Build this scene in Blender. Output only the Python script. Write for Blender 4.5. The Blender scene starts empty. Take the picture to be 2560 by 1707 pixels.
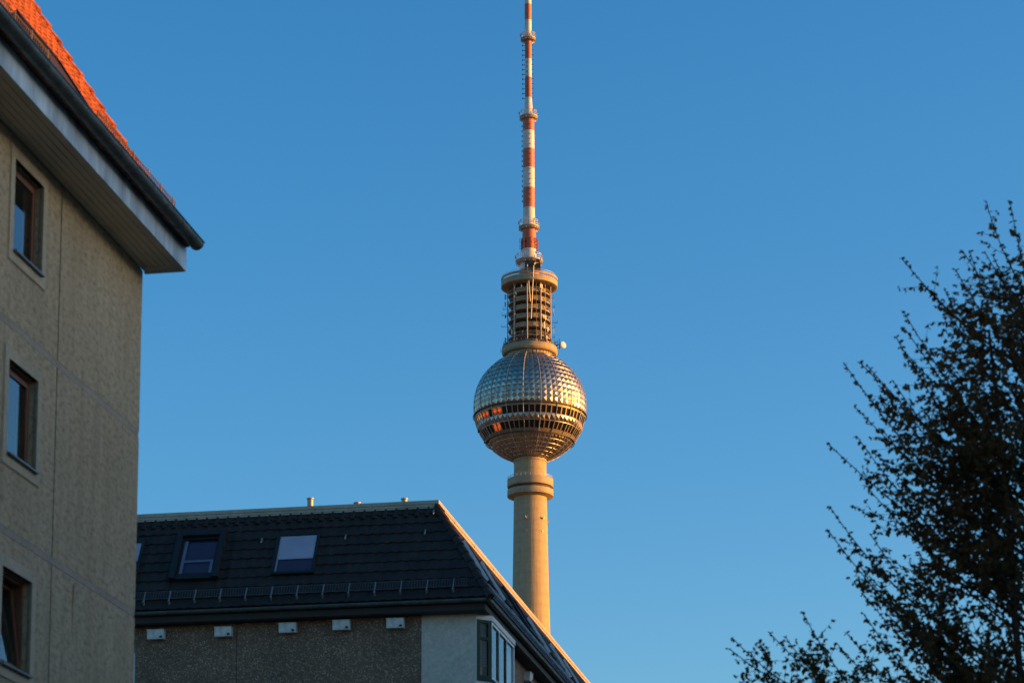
import bpy, math, random
from math import sin, cos, pi, radians, sqrt, atan2, hypot
from mathutils import Vector, Matrix
random.seed(7)
SC = bpy.context.scene
COL = SC.collection

# ------------------------------------------------------------------ camera
cam = bpy.data.cameras.new('camera')
camo = bpy.data.objects.new('camera', cam)
COL.objects.link(camo)
SC.camera = camo
PITCH, ROLL = radians(10.38), -0.0034
camo.location = (0, 0, 1.7)
camo.rotation_euler = (Matrix.Rotation(pi / 2 + PITCH, 3, 'X') @ Matrix.Rotation(ROLL, 3, 'Z')).to_euler()
cam.sensor_width = 36.0
cam.lens = 6594 / 2560 * 36
cam.shift_y = 864 / 2560
cam.clip_start = 0.5
cam.clip_end = 20000
cam.dof.use_dof = True
cam.dof.focus_distance = 700
cam.dof.aperture_fstop = 3.6

# ------------------------------------------------------------------ sky and sun
SUN_EL, SUN_AZ = radians(8.0), radians(91.0)
world = bpy.data.worlds.new('World')
SC.world = world
world.use_nodes = True
wn = world.node_tree
sky = wn.nodes.new('ShaderNodeTexSky')
sky.sky_type = 'NISHITA'
sky.sun_disc = False
sky.sun_elevation = SUN_EL
sky.sun_rotation = SUN_AZ
sky.air_density = 1.0
sky.dust_density = 1.5
sky.ozone_density = 3.0
hsv = wn.nodes.new('ShaderNodeHueSaturation')
hsv.inputs['Saturation'].default_value = 1.26
wn.links.new(sky.outputs[0], hsv.inputs['Color'])
wn.links.new(hsv.outputs[0], wn.nodes['Background'].inputs[0])
wn.nodes['Background'].inputs[1].default_value = 0.131
sun = bpy.data.lights.new('sun', 'SUN')
suno = bpy.data.objects.new('sun', sun)
COL.objects.link(suno)
sdir = Vector((cos(SUN_EL) * sin(SUN_AZ), cos(SUN_EL) * cos(SUN_AZ), sin(SUN_EL)))
suno.rotation_euler = sdir.to_track_quat('Z', 'Y').to_euler()
sun.energy = 4.8
sun.angle = radians(0.5)
sun.color = (1.0, 0.40, 0.05)
SC.view_settings.view_transform = 'Standard'
SC.view_settings.look = 'None'
SC.view_settings.exposure = 1.15
SC.view_settings.gamma = 1.0
SC.cycles.use_denoising = True
SC.cycles.max_bounces = 8
SC.cycles.transparent_max_bounces = 16


# ------------------------------------------------------------------ mesh helpers
class MB:
    def __init__(self):
        self.v = []
        self.f = []

    def add(self, vs, fs):
        o = len(self.v)
        self.v.extend([tuple(p) for p in vs])
        self.f.extend([tuple(i + o for i in q) for q in fs])

    def quad(self, *p):
        self.add(p, [tuple(range(len(p)))])

    def hexa(self, p):
        self.add(p, [(0, 3, 2, 1), (4, 5, 6, 7), (0, 1, 5, 4), (1, 2, 6, 5), (2, 3, 7, 6), (3, 0, 4, 7)])

    def box(self, x0, x1, y0, y1, z0, z1):
        self.hexa([(x0, y0, z0), (x1, y0, z0), (x1, y1, z0), (x0, y1, z0),
                   (x0, y0, z1), (x1, y0, z1), (x1, y1, z1), (x0, y1, z1)])

    def obox(self, o, ax, ay, az):          # corner o and three edge vectors
        o, ax, ay, az = Vector(o), Vector(ax), Vector(ay), Vector(az)
        self.hexa([o, o + ax, o + ax + ay, o + ay, o + az, o + ax + az, o + ax + ay + az, o + ay + az])

    def tube(self, pts, rad, n=8, caps=True):
        pts = [Vector(p) for p in pts]
        if not isinstance(rad, (list, tuple)):
            rad = [rad] * len(pts)
        o = len(self.v)
        prev = None
        for i, p in enumerate(pts):
            t = (pts[min(i + 1, len(pts) - 1)] - pts[max(i - 1, 0)])
            if t.length < 1e-9:
                t = Vector((0, 0, 1))
            t.normalize()
            if prev is None:
                a = t.orthogonal().normalized()
            else:
                a = prev - t * prev.dot(t)
                a = a.normalized() if a.length > 1e-6 else t.orthogonal().normalized()
            prev = a
            b = t.cross(a)
            for k in range(n):
                w = 2 * pi * k / n
                self.v.append(tuple(p + (a * cos(w) + b * sin(w)) * rad[i]))
        for i in range(len(pts) - 1):
            for k in range(n):
                k2 = (k + 1) % n
                self.f.append((o + i * n + k, o + i * n + k2, o + (i + 1) * n + k2, o + (i + 1) * n + k))
        if caps:
            self.f.append(tuple(o + k for k in reversed(range(n))))
            self.f.append(tuple(o + (len(pts) - 1) * n + k for k in range(n)))

    def lathe(self, prof, n=64, a0=0.0, a1=2 * pi, closed=False):   # prof: (r, z) from the bottom outwards and up
        full = abs(a1 - a0 - 2 * pi) < 1e-6
        m = n if full else n + 1
        o = len(self.v)
        P = len(prof)
        for k in range(m):
            w = a0 + (a1 - a0) * k / n
            for r, z in prof:
                self.v.append((r * sin(w), -r * cos(w), z))
        for k in range(n):
            k2 = (k + 1) % m
            for i in range(P if closed else P - 1):
                j = (i + 1) % P
                self.f.append((o + k * P + i, o + k2 * P + i, o + k2 * P + j, o + k * P + j))
        if closed and not full:
            self.f.append(tuple(o + i for i in range(P)))
            self.f.append(tuple(o + n * P + i for i in reversed(range(P))))

    def build(self, name, m, parent=None, smooth=None, loc=None, rotz=None):
        me = bpy.data.meshes.new(name)
        me.from_pydata(self.v, [], self.f)
        me.materials.append(m)
        if smooth:
            me.polygons.foreach_set('use_smooth', [True] * len(me.polygons))
            me.set_sharp_from_angle(angle=radians(smooth))
        me.update()
        ob = bpy.data.objects.new(name, me)
        COL.objects.link(ob)
        if parent is not None:
            ob.parent = parent
        if loc is not None:
            ob.location = loc
        if rotz is not None:
            ob.rotation_euler = (0, 0, rotz)
        return ob


def tag(o, label=None, cat=None, group=None, kind=None):
    if label:
        o['label'] = label
    if cat:
        o['category'] = cat
    if group:
        o['group'] = group
    if kind:
        o['kind'] = kind
    return o


def empty(name, loc, rz=0.0):
    o = bpy.data.objects.new(name, None)
    COL.objects.link(o)
    o.location = loc
    o.rotation_euler = (0, 0, rz)
    o.empty_display_size = 0.3
    return o


def copy_child(o, parent):
    c = o.copy()
    COL.objects.link(c)
    c.parent = parent
    return c


# ------------------------------------------------------------------ materials
def base_mat(name):
    m = bpy.data.materials.new(name)
    m.use_nodes = True
    nt = m.node_tree
    return m, nt, nt.nodes['Principled BSDF']


def noise(nt, scale, detail=4.0, rough=0.55, vec=None):
    n = nt.nodes.new('ShaderNodeTexNoise')
    n.inputs['Scale'].default_value = scale
    n.inputs['Detail'].default_value = detail
    n.inputs['Roughness'].default_value = rough
    if vec is not None:
        nt.links.new(vec, n.inputs['Vector'])
    return n


def ramp(nt, fac, stops):
    r = nt.nodes.new('ShaderNodeValToRGB')
    e = r.color_ramp.elements
    while len(e) < len(stops):
        e.new(0.5)
    for i, (p, c) in enumerate(stops):
        e[i].position = p
        e[i].color = (c[0], c[1], c[2], 1)
    nt.links.new(fac, r.inputs[0])
    return r


def mixc(nt, fac, a, b, mode='MIX'):
    x = nt.nodes.new('ShaderNodeMix')
    x.data_type = 'RGBA'
    x.blend_type = mode
    for sock, val in ((x.inputs[0], fac), (x.inputs[6], a), (x.inputs[7], b)):
        if isinstance(val, (int, float)):
            sock.default_value = val
        elif isinstance(val, tuple):
            sock.default_value = (val[0], val[1], val[2], 1)
        else:
            nt.links.new(val, sock)
    return x.outputs[2]


def obj_vec(nt, scale=(1, 1, 1)):
    t = nt.nodes.new('ShaderNodeTexCoord')
    mp = nt.nodes.new('ShaderNodeMapping')
    mp.inputs['Scale'].default_value = scale
    nt.links.new(t.outputs['Object'], mp.inputs['Vector'])
    return mp.outputs[0]


def bump(nt, b, h, strength, dist=0.02):
    n = nt.nodes.new('ShaderNodeBump')
    n.inputs['Strength'].default_value = strength
    n.inputs['Distance'].default_value = dist
    nt.links.new(h, n.inputs['Height'])
    nt.links.new(n.outputs[0], b.inputs['Normal'])


def M(name, c, rough=0.6, metal=0.0, var=0.12, sc=2.0, fine=None, bmp=0.0, bsc=40.0, stretch=(1, 1, 1), spec=0.5):
    """surface with two sizes of mottling"""
    m, nt, b = base_mat(name)
    v = obj_vec(nt, stretch)
    n1 = noise(nt, sc, 5, 0.6, v)
    lo = tuple(max(0, x * (1 - var * 1.6)) for x in c)
    hi = tuple(min(1, x * (1 + var)) for x in c)
    r = ramp(nt, n1.outputs[0], [(0.3, lo), (0.7, hi)])
    col = r.outputs[0]
    if fine:
        n2 = noise(nt, fine, 3, 0.6, v)
        r2 = ramp(nt, n2.outputs[0], [(0.3, (0.82,) * 3), (0.7, (1.12,) * 3)])
        col = mixc(nt, 1.0, col, r2.outputs[0], 'MULTIPLY')
    nt.links.new(col, b.inputs['Base Color'])
    b.inputs['Roughness'].default_value = rough
    b.inputs['Metallic'].default_value = metal
    b.inputs['Specular IOR Level'].default_value = spec
    if bmp:
        n3 = noise(nt, bsc, 4, 0.6, v)
        bump(nt, b, n3.outputs[0], bmp)
    return m


def glass_mat(name, tint=(0.55, 0.6, 0.62), ior=1.5, gloss=(0.9, 0.95, 1.0), wave=0.0):
    m = bpy.data.materials.new(name)
    m.use_nodes = True
    nt = m.node_tree
    nt.nodes.clear()
    out = nt.nodes.new('ShaderNodeOutputMaterial')
    mx = nt.nodes.new('ShaderNodeMixShader')
    tr = nt.nodes.new('ShaderNodeBsdfTransparent')
    tr.inputs[0].default_value = (*tint, 1)
    gl = nt.nodes.new('ShaderNodeBsdfGlossy')
    gl.inputs['Color'].default_value = (*gloss, 1)
    gl.inputs['Roughness'].default_value = 0.015
    fr = nt.nodes.new('ShaderNodeFresnel')
    fr.inputs[0].default_value = ior
    if wave:
        n = noise(nt, 0.8, 1, 0.4, obj_vec(nt))
        bp = nt.nodes.new('ShaderNodeBump')
        bp.inputs['Strength'].default_value = wave
        bp.inputs['Distance'].default_value = 0.05
        nt.links.new(n.outputs[0], bp.inputs['Height'])
        nt.links.new(bp.outputs[0], gl.inputs['Normal'])
    nt.links.new(fr.outputs[0], mx.inputs[0])
    nt.links.new(tr.outputs[0], mx.inputs[1])
    nt.links.new(gl.outputs[0], mx.inputs[2])
    nt.links.new(mx.outputs[0], out.inputs[0])
    return m


def render_wall_mat():
    """rough sprayed render, grey-tan with darker pits, faint streaks and one rust run"""
    m, nt, b = base_mat('rough_render')
    v = obj_vec(nt)
    big = noise(nt, 0.35, 4, 0.6, v)
    c0 = ramp(nt, big.outputs[0], [(0.3, (0.42, 0.305, 0.180)), (0.7, (0.52, 0.40, 0.255))]).outputs[0]
    pit = noise(nt, 17.0, 5, 0.66, obj_vec(nt, (1, 0.42, 0.8)))
    c1 = ramp(nt, pit.outputs[0], [(0.36, (0.66,) * 3), (0.47, (0.93,) * 3), (0.62, (1.07,) * 3)]).outputs[0]
    c = mixc(nt, 1.0, c0, c1, 'MULTIPLY')
    st = noise(nt, 2.2, 3, 0.6, obj_vec(nt, (1, 1.6, 0.12)))
    c2 = ramp(nt, st.outputs[0], [(0.35, (0.90, 0.90, 0.89)), (0.6, (1.03,) * 3)]).outputs[0]
    c = mixc(nt, 1.0, c, c2, 'MULTIPLY')
    # rust run under the storey joint: a narrow vertical mark at y = -2.62
    sep = nt.nodes.new('ShaderNodeSeparateXYZ')
    wob = noise(nt, 3.0, 2, 0.5, v)
    nt.links.new(v, sep.inputs[0])

    def math_(op, a, bb):
        q = nt.nodes.new('ShaderNodeMath')
        q.operation = op
        q.use_clamp = False
        for s_, val in ((q.inputs[0], a), (q.inputs[1], bb)):
            if isinstance(val, (int, float)):
                s_.default_value = val
            else:
                nt.links.new(val, s_)
        return q.outputs[0]
    yy = math_('ABSOLUTE', math_('ADD', math_('ADD', sep.outputs[1], 2.60), math_('MULTIPLY', math_('SUBTRACT', wob.outputs[0], 0.5), 0.10)), 0)
    band = ramp(nt, math_('MULTIPLY', yy, 14.0), [(0.15, (1,) * 3), (0.75, (0,) * 3)]).outputs[0]
    zz = ramp(nt, math_('MULTIPLY', math_('SUBTRACT', 9.83, sep.outputs[2]), 1.0), [(0.0, (0,) * 3), (0.06, (1,) * 3), (0.35, (0.8,) * 3), (0.95, (0,) * 3)]).outputs[0]
    fac = mixc(nt, 1.0, band, zz, 'MULTIPLY')
    c = mixc(nt, fac, c, (0.20, 0.085, 0.03))
    nt.links.new(c, b.inputs['Base Color'])
    b.inputs['Roughness'].default_value = 0.9
    b.inputs['Specular IOR Level'].default_value = 0.2
    bump(nt, b, pit.outputs[0], 0.55, 0.03)
    return m


def pebble_mat():
    """washed pebble concrete: small stones of mixed greys and browns"""
    m, nt, b = base_mat('pebble_concrete')
    v = obj_vec(nt)
    vo = nt.nodes.new('ShaderNodeTexVoronoi')
    vo.inputs['Scale'].default_value = 40.0
    nt.links.new(v, vo.inputs['Vector'])
    sep = nt.nodes.new('ShaderNodeSeparateColor')
    nt.links.new(vo.outputs['Color'], sep.inputs[0])
    c = ramp(nt, sep.outputs[0], [(0.0, (0.125, 0.066, 0.036)), (0.45, (0.205, 0.113, 0.064)), (0.85, (0.27, 0.158, 0.094)), (0.98, (0.54, 0.38, 0.26))]).outputs[0]
    big = noise(nt, 0.7, 4, 0.6, v)
    c2 = ramp(nt, big.outputs[0], [(0.3, (0.72, 0.70, 0.68)), (0.7, (1.15, 1.12, 1.1))]).outputs[0]
    c = mixc(nt, 1.0, c, c2, 'MULTIPLY')
    nt.links.new(c, b.inputs['Base Color'])
    b.inputs['Roughness'].default_value = 0.75
    bump(nt, b, vo.outputs['Distance'], -0.6, 0.03)
    return m


def steel_mat():
    m, nt, b = base_mat('stainless_steel')
    v = obj_vec(nt)
    vo = nt.nodes.new('ShaderNodeTexNoise')
    vo.inputs['Scale'].default_value = 0.55
    nt.links.new(v, vo.inputs['Vector'])
    c = ramp(nt, vo.outputs[0], [(0.32, (0.32, 0.27, 0.215)), (0.68, (0.48, 0.41, 0.325))]).outputs[0]
    nt.links.new(c, b.inputs['Base Color'])
    b.inputs['Metallic'].default_value = 1.0
    b.inputs['Roughness'].default_value = 0.33
    return m


def shaft_mat():
    m, nt, b = base_mat('tower_concrete')
    v = obj_vec(nt)
    st = noise(nt, 0.9, 5, 0.65, obj_vec(nt, (1, 1, 0.05)))
    c0 = ramp(nt, st.outputs[0], [(0.3, (0.335, 0.262, 0.155)), (0.7, (0.42, 0.335, 0.205))]).outputs[0]
    br = noise(nt, 0.5, 4, 0.6, obj_vec(nt, (1, 1, 1.6)))
    c1 = ramp(nt, br.outputs[0], [(0.35, (0.90,) * 3), (0.65, (1.06,) * 3)]).outputs[0]
    c = mixc(nt, 1.0, c0, c1, 'MULTIPLY')
    sz = nt.nodes.new('ShaderNodeTexWave')              # faint climbing-formwork lifts
    sz.bands_direction = 'Z'
    sz.inputs['Scale'].default_value = 0.105
    sz.inputs['Distortion'].default_value = 0.35
    nt.links.new(v, sz.inputs['Vector'])
    c3 = ramp(nt, sz.outputs[1], [(0.0, (0.93,) * 3), (0.08, (1.0,) * 3), (1.0, (1.02,) * 3)]).outputs[0]
    c = mixc(nt, 1.0, c, c3, 'MULTIPLY')
    nt.links.new(c, b.inputs['Base Color'])
    b.inputs['Roughness'].default_value = 0.85
    b.inputs['Specular IOR Level'].default_value = 0.25
    bump(nt, b, st.outputs[0], 0.5, 0.25)
    return m


def sunset_pane_mat(name, col, strength):  # emission paints sunset light into the panes, no lamp inside
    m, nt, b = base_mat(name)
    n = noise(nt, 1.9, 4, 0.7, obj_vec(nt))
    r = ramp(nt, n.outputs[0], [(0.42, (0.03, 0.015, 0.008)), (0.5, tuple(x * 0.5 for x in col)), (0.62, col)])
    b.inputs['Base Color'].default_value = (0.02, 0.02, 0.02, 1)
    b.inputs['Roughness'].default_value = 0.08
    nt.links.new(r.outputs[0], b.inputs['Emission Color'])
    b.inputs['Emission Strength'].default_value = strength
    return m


def leaf_mat():
    m, nt, b = base_mat('young_leaf')
    n = noise(nt, 1.3, 3, 0.6, obj_vec(nt))
    r = ramp(nt, n.outputs[0], [(0.3, (0.14, 0.095, 0.037)), (0.7, (0.20, 0.145, 0.055))])
    nt.links.new(r.outputs[0], b.inputs['Base Color'])
    b.inputs['Roughness'].default_value = 0.7
    b.inputs['Specular IOR Level'].default_value = 0.2
    tr = nt.nodes.new('ShaderNodeBsdfTranslucent')
    nt.links.new(r.outputs[0], tr.inputs[0])
    mx = nt.nodes.new('ShaderNodeMixShader')
    mx.inputs[0].default_value = 0.6
    nt.links.new(b.outputs[0], mx.inputs[1])
    nt.links.new(tr.outputs[0], mx.inputs[2])
    nt.links.new(mx.outputs[0], nt.nodes['Material Output'].inputs[0])
    return m


MAT_RENDER = render_wall_mat()
MAT_PEBBLE = pebble_mat()
MAT_SMOOTH = M('smooth_concrete_band', (0.48, 0.375, 0.25), 0.85, var=0.10, sc=1.5, fine=25)
MAT_JOINT = M('joint_filler', (0.09, 0.075, 0.06), 0.9)
MAT_LIP = M('joint_lip_concrete', (0.41, 0.325, 0.245), 0.85, var=0.12, sc=1.2, fine=18)
MAT_SOFFIT = M('painted_soffit_board', (0.62, 0.53, 0.40), 0.6, var=0.08, sc=1.0)
MAT_FASCIA = M('zinc_fascia', (0.45, 0.52, 0.57), 0.45, 0.15, var=0.38, sc=2.2, stretch=(1, 1, 0.25), fine=5)
MAT_GUTTER = M('weathered_zinc', (0.12, 0.13, 0.125), 0.45, 0.5, var=0.25, sc=2.5, fine=20)
MAT_CLAY = M('orange_clay_tile', (0.35, 0.082, 0.010), 0.85, var=0.42, sc=6.0, fine=12)
MAT_DARKTILE = M('anthracite_tile', (0.032, 0.0205, 0.0145), 0.6, var=0.22, sc=2.2, fine=12, spec=0.28)
MAT_GALV = M('galvanised_steel', (0.40, 0.41, 0.41), 0.45, 0.7, var=0.2, sc=6)
MAT_SHADEDPANE = M('brown_shaded_pane', (0.035, 0.020, 0.018), 0.7, var=0.15, spec=0.2)  # matte brown, shade on the roof window painted into the pane colour
MAT_SKYROOM = M('attic_lining', (0.135, 0.085, 0.10), 0.9)
MAT_INFRAME = M('roof_window_lining', (0.42, 0.39, 0.40), 0.7, var=0.1)
MAT_BRACKET = M('bracket_steel', (0.24, 0.235, 0.225), 0.55, 0.3, var=0.2)
MAT_LIGHTFRAME = M('pale_metal_flashing', (0.82, 0.83, 0.84), 0.45, 0.0, var=0.1)
MAT_OLDGUARD = M('rust_toned_guard', (0.11, 0.09, 0.08), 0.6, 0.3, var=0.2)
MAT_DIMGALV = M('dull_galvanised_steel', (0.10, 0.10, 0.10), 0.6, 0.3, var=0.2)
MAT_DARKMETAL = M('dark_powder_coat', (0.024, 0.023, 0.023), 0.5, 0.1, var=0.2, sc=3, spec=0.25)
MAT_BROWNWOOD = M('brown_stained_wood', (0.17, 0.062, 0.025), 0.5, var=0.2, sc=4, stretch=(3, 3, 0.4))
MAT_SILL = M('grey_sill_metal', (0.14, 0.16, 0.165), 0.4, 0.4, var=0.15)
MAT_DARKROOM = M('unlit_room', (0.045, 0.042, 0.040), 0.9)
MAT_CURTAIN = M('net_curtain', (0.62, 0.63, 0.60), 0.9, var=0.08, sc=3, stretch=(4, 4, 0.3))
MAT_GLASS = glass_mat('window_glass', (0.90, 0.94, 0.93), 2.3)
MAT_SKYGLASS = glass_mat('roof_window_glass', (0.97, 0.93, 0.96), 1.6, (0.95, 0.72, 1.0))
MAT_BLIND = M('grey_fabric_blind', (0.82, 0.78, 0.72), 0.85, var=0.05)
MAT_SLATBLIND = M('slatted_blind', (0.42, 0.42, 0.38), 0.6, var=0.06)
MAT_PANEL = M('light_grey_facade_paint', (0.66, 0.54, 0.43), 0.85, var=0.06, sc=0.6, fine=10)
MAT_TRIM = M('off_white_trim_paint', (0.60, 0.60, 0.56), 0.55, var=0.06)
MAT_GREEN = M('dark_green_frame_paint', (0.022, 0.060, 0.045), 0.55, var=0.12, spec=0.12)
MAT_PALEGREEN = M('pale_frame_paint', (0.76, 0.80, 0.78), 0.5, var=0.08)
MAT_CAP = M('aluminium_roof_edge', (0.43, 0.375, 0.285), 0.65, 0.1, var=0.10, sc=1.2, fine=9)
MAT_BOXWHITE = M('white_nest_box_paint', (0.74, 0.70, 0.63), 0.75, var=0.2, sc=5)
MAT_BLACK = M('black_hole', (0.008, 0.008, 0.008), 0.9)
MAT_EAVE = M('dark_eaves_board_and_shade', (0.030, 0.022, 0.016), 0.7, var=0.2)  # also colours the painted shade strip behind the left gutter
MAT_FLUE = M('stainless_flue', (0.34, 0.27, 0.21), 0.5, 0.5, var=0.1)
MAT_STEEL = steel_mat()
MAT_SHAFT = shaft_mat()
MAT_TOWERTAN = M('tower_cladding', (0.37, 0.285, 0.17), 0.75, var=0.14, sc=0.5, fine=2.5)
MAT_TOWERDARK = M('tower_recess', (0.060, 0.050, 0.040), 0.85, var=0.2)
MAT_MASTRED = M('mast_red_paint', (0.50, 0.125, 0.045), 0.5, var=0.12, sc=0.7, fine=3)
MAT_MASTWHITE = M('mast_white_paint', (0.60, 0.57, 0.50), 0.5, var=0.08, sc=0.7, fine=3)
MAT_TOWERRAIL = M('galvanised_tower_rail', (0.44, 0.41, 0.36), 0.5, 0.2, var=0.1)
MAT_TOWERPOLE = M('pale_tower_pole', (0.36, 0.32, 0.25), 0.55, 0.2, var=0.1)
MAT_AERIAL = M('dark_aerial_metal', (0.06, 0.055, 0.05), 0.5, 0.4, var=0.1)
MAT_TOWERPANE = M('tinted_tower_glass', (0.010, 0.008, 0.007), 0.06, 0.0, var=0.3)
MAT_PANESUNSET = sunset_pane_mat('orange_sunset_pane', (1.0, 0.13, 0.008), 0.42)
MAT_PANEGOLD = sunset_pane_mat('golden_sunset_pane', (0.75, 0.30, 0.06), 0.36)
MAT_WBAND = M('window_band_metal', (0.26, 0.205, 0.135), 0.5, 0.3, var=0.15)
MAT_RUSTRED = M('dark_red_aerial_paint', (0.22, 0.05, 0.02), 0.6, var=0.2)
MAT_DISH = M('dish_white', (0.72, 0.66, 0.58), 0.5, var=0.05)
MAT_BARK = M('dark_bark', (0.060, 0.043, 0.030), 0.9, var=0.25, sc=6)
MAT_LEAF = leaf_mat()
MAT_GROUND = M('worn_paving', (0.15, 0.11, 0.07), 0.9, var=0.25, sc=0.03, fine=0.6)

AX = radians(10.15)                       # azimuth of the street the two blocks stand along


# ------------------------------------------------------------------ ground
g = MB()
N_ = 24
R_ = 9000.0
g.add([(R_ * cos(2 * pi * k / N_), R_ * sin(2 * pi * k / N_), 0) for k in range(N_)], [tuple(range(N_))])
tag(g.build('ground', MAT_GROUND), 'flat paved city ground', kind='structure')

# ------------------------------------------------------------------ left apartment block
# local axes: x out of the street wall, y along it away from the camera, z up; wall corner at y = 0.12
LB = empty('apartment_block', (-5.683, 38.653, 0), -AX)
tag(LB, 'grey-tan rough rendered apartment block with orange tiled roof, at left', 'building')
YN = -42.0
Y_END = 0.12
JY = [-3.49 - 3.0 * k for k in range(14)]              # vertical joints
JZ = [1.5, 4.30, 7.10, 9.905, 12.70]
ZTOP = 15.33
WIN = []
for col in range(2):
    for zb in (13.735, 10.96, 8.165, 5.36):
        WIN.append((-5.34 - 3.0 * col, -4.25 - 3.0 * col, zb, zb + 1.29))

w = MB()
ys = sorted([YN, Y_END] + [j for j in JY if j > YN])
zs = [0.0] + JZ + [ZTOP]
GAPY, LIPH = 0.022, 0.085
for i in range(len(ys) - 1):
    for j in range(len(zs) - 1):
        y0, y1 = ys[i] + (GAPY if ys[i] > YN else 0), ys[i + 1] - (GAPY if ys[i + 1] < Y_END else 0)
        z0 = zs[j] + (LIPH if j else 0)
        z1 = zs[j + 1] - (0.022 if j + 1 < len(zs) - 1 else 0)
        holes = [q for q in WIN if q[0] > y0 and q[1] < y1 and q[2] > z0 and q[3] < z1]
        if not holes:
            w.box(-0.28, 0, y0, y1, z0, z1)
        else:
            a0, a1, b0, b1 = holes[0]
            w.box(-0.28, 0, y0, a0, z0, z1)
            w.box(-0.28, 0, a1, y1, z0, z1)
            w.box(-0.28, 0, a0, a1, z0, b0)
            w.box(-0.28, 0, a0, a1, b1, z1)
# far gable wall and rear wall, roof-shaped top
XR = -11.0
T1 = radians(57.5)
w.box(XR, -0.281, Y_END - 0.28, Y_END, 0, ZTOP)
w.box(XR, -0.281, YN, YN + 0.28, 0, ZTOP)
w.box(XR - 0.28, XR, YN, Y_END, 0, ZTOP)
for yy in (Y_END - 0.28, YN):
    xa, xb, zt = 0.0, XR - 0.28, 15.3
    mid = (xa + xb) / 2
    zr = zt + (xa - mid) * math.tan(T1)
    pr = [(xa, yy, ZTOP), (xb, yy, ZTOP), (mid, yy, zr), (xa, yy + 0.28, ZTOP), (xb, yy + 0.28, ZTOP), (mid, yy + 0.28, zr)]
    w.add(pr, [(0, 1, 2), (5, 4, 3), (0, 3, 4, 1), (1, 4, 5, 2), (2, 5, 3, 0)])
w.build('wall', MAT_RENDER, LB)
jb = MB()                                              # joint filler just behind the panels
for j in JY:
    if j > YN:
        jb.box(-0.27, -0.03, j - GAPY + 0.001, j + GAPY - 0.001, 0, ZTOP - 0.01)
jb.build('joint', MAT_JOINT, LB)
for z in JZ:                                           # sloped concrete lip along each storey joint
    lp = MB()
    for i in range(len(ys) - 1):
        y0, y1 = ys[i] - 0.001, ys[i + 1] - (0.001 if i < len(ys) - 2 else 0.002)
        z0, z1 = z - 0.006, z + LIPH - 0.001
        lp.hexa([(-0.25, y0, z0), (-0.014, y0, z0), (-0.014, y1, z0), (-0.25, y1, z0),
                 (-0.25, y0, z1), (-0.003, y0, z1), (-0.003, y1, z1), (-0.25, y1, z1)])
    lp.build('storey_lip', MAT_LIP, LB)
rm = MB()
rm.box(-1.9, -1.85, YN + 0.3, Y_END - 0.3, 0.1, ZTOP - 0.05)
for z in (1.45, 4.25, 7.05, 9.85, 12.65, 15.1):
    rm.box(-1.85, -0.285, YN + 0.3, Y_END - 0.3, z, z + 0.12)
rm.build('inner_wall', MAT_DARKROOM, LB)


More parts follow.
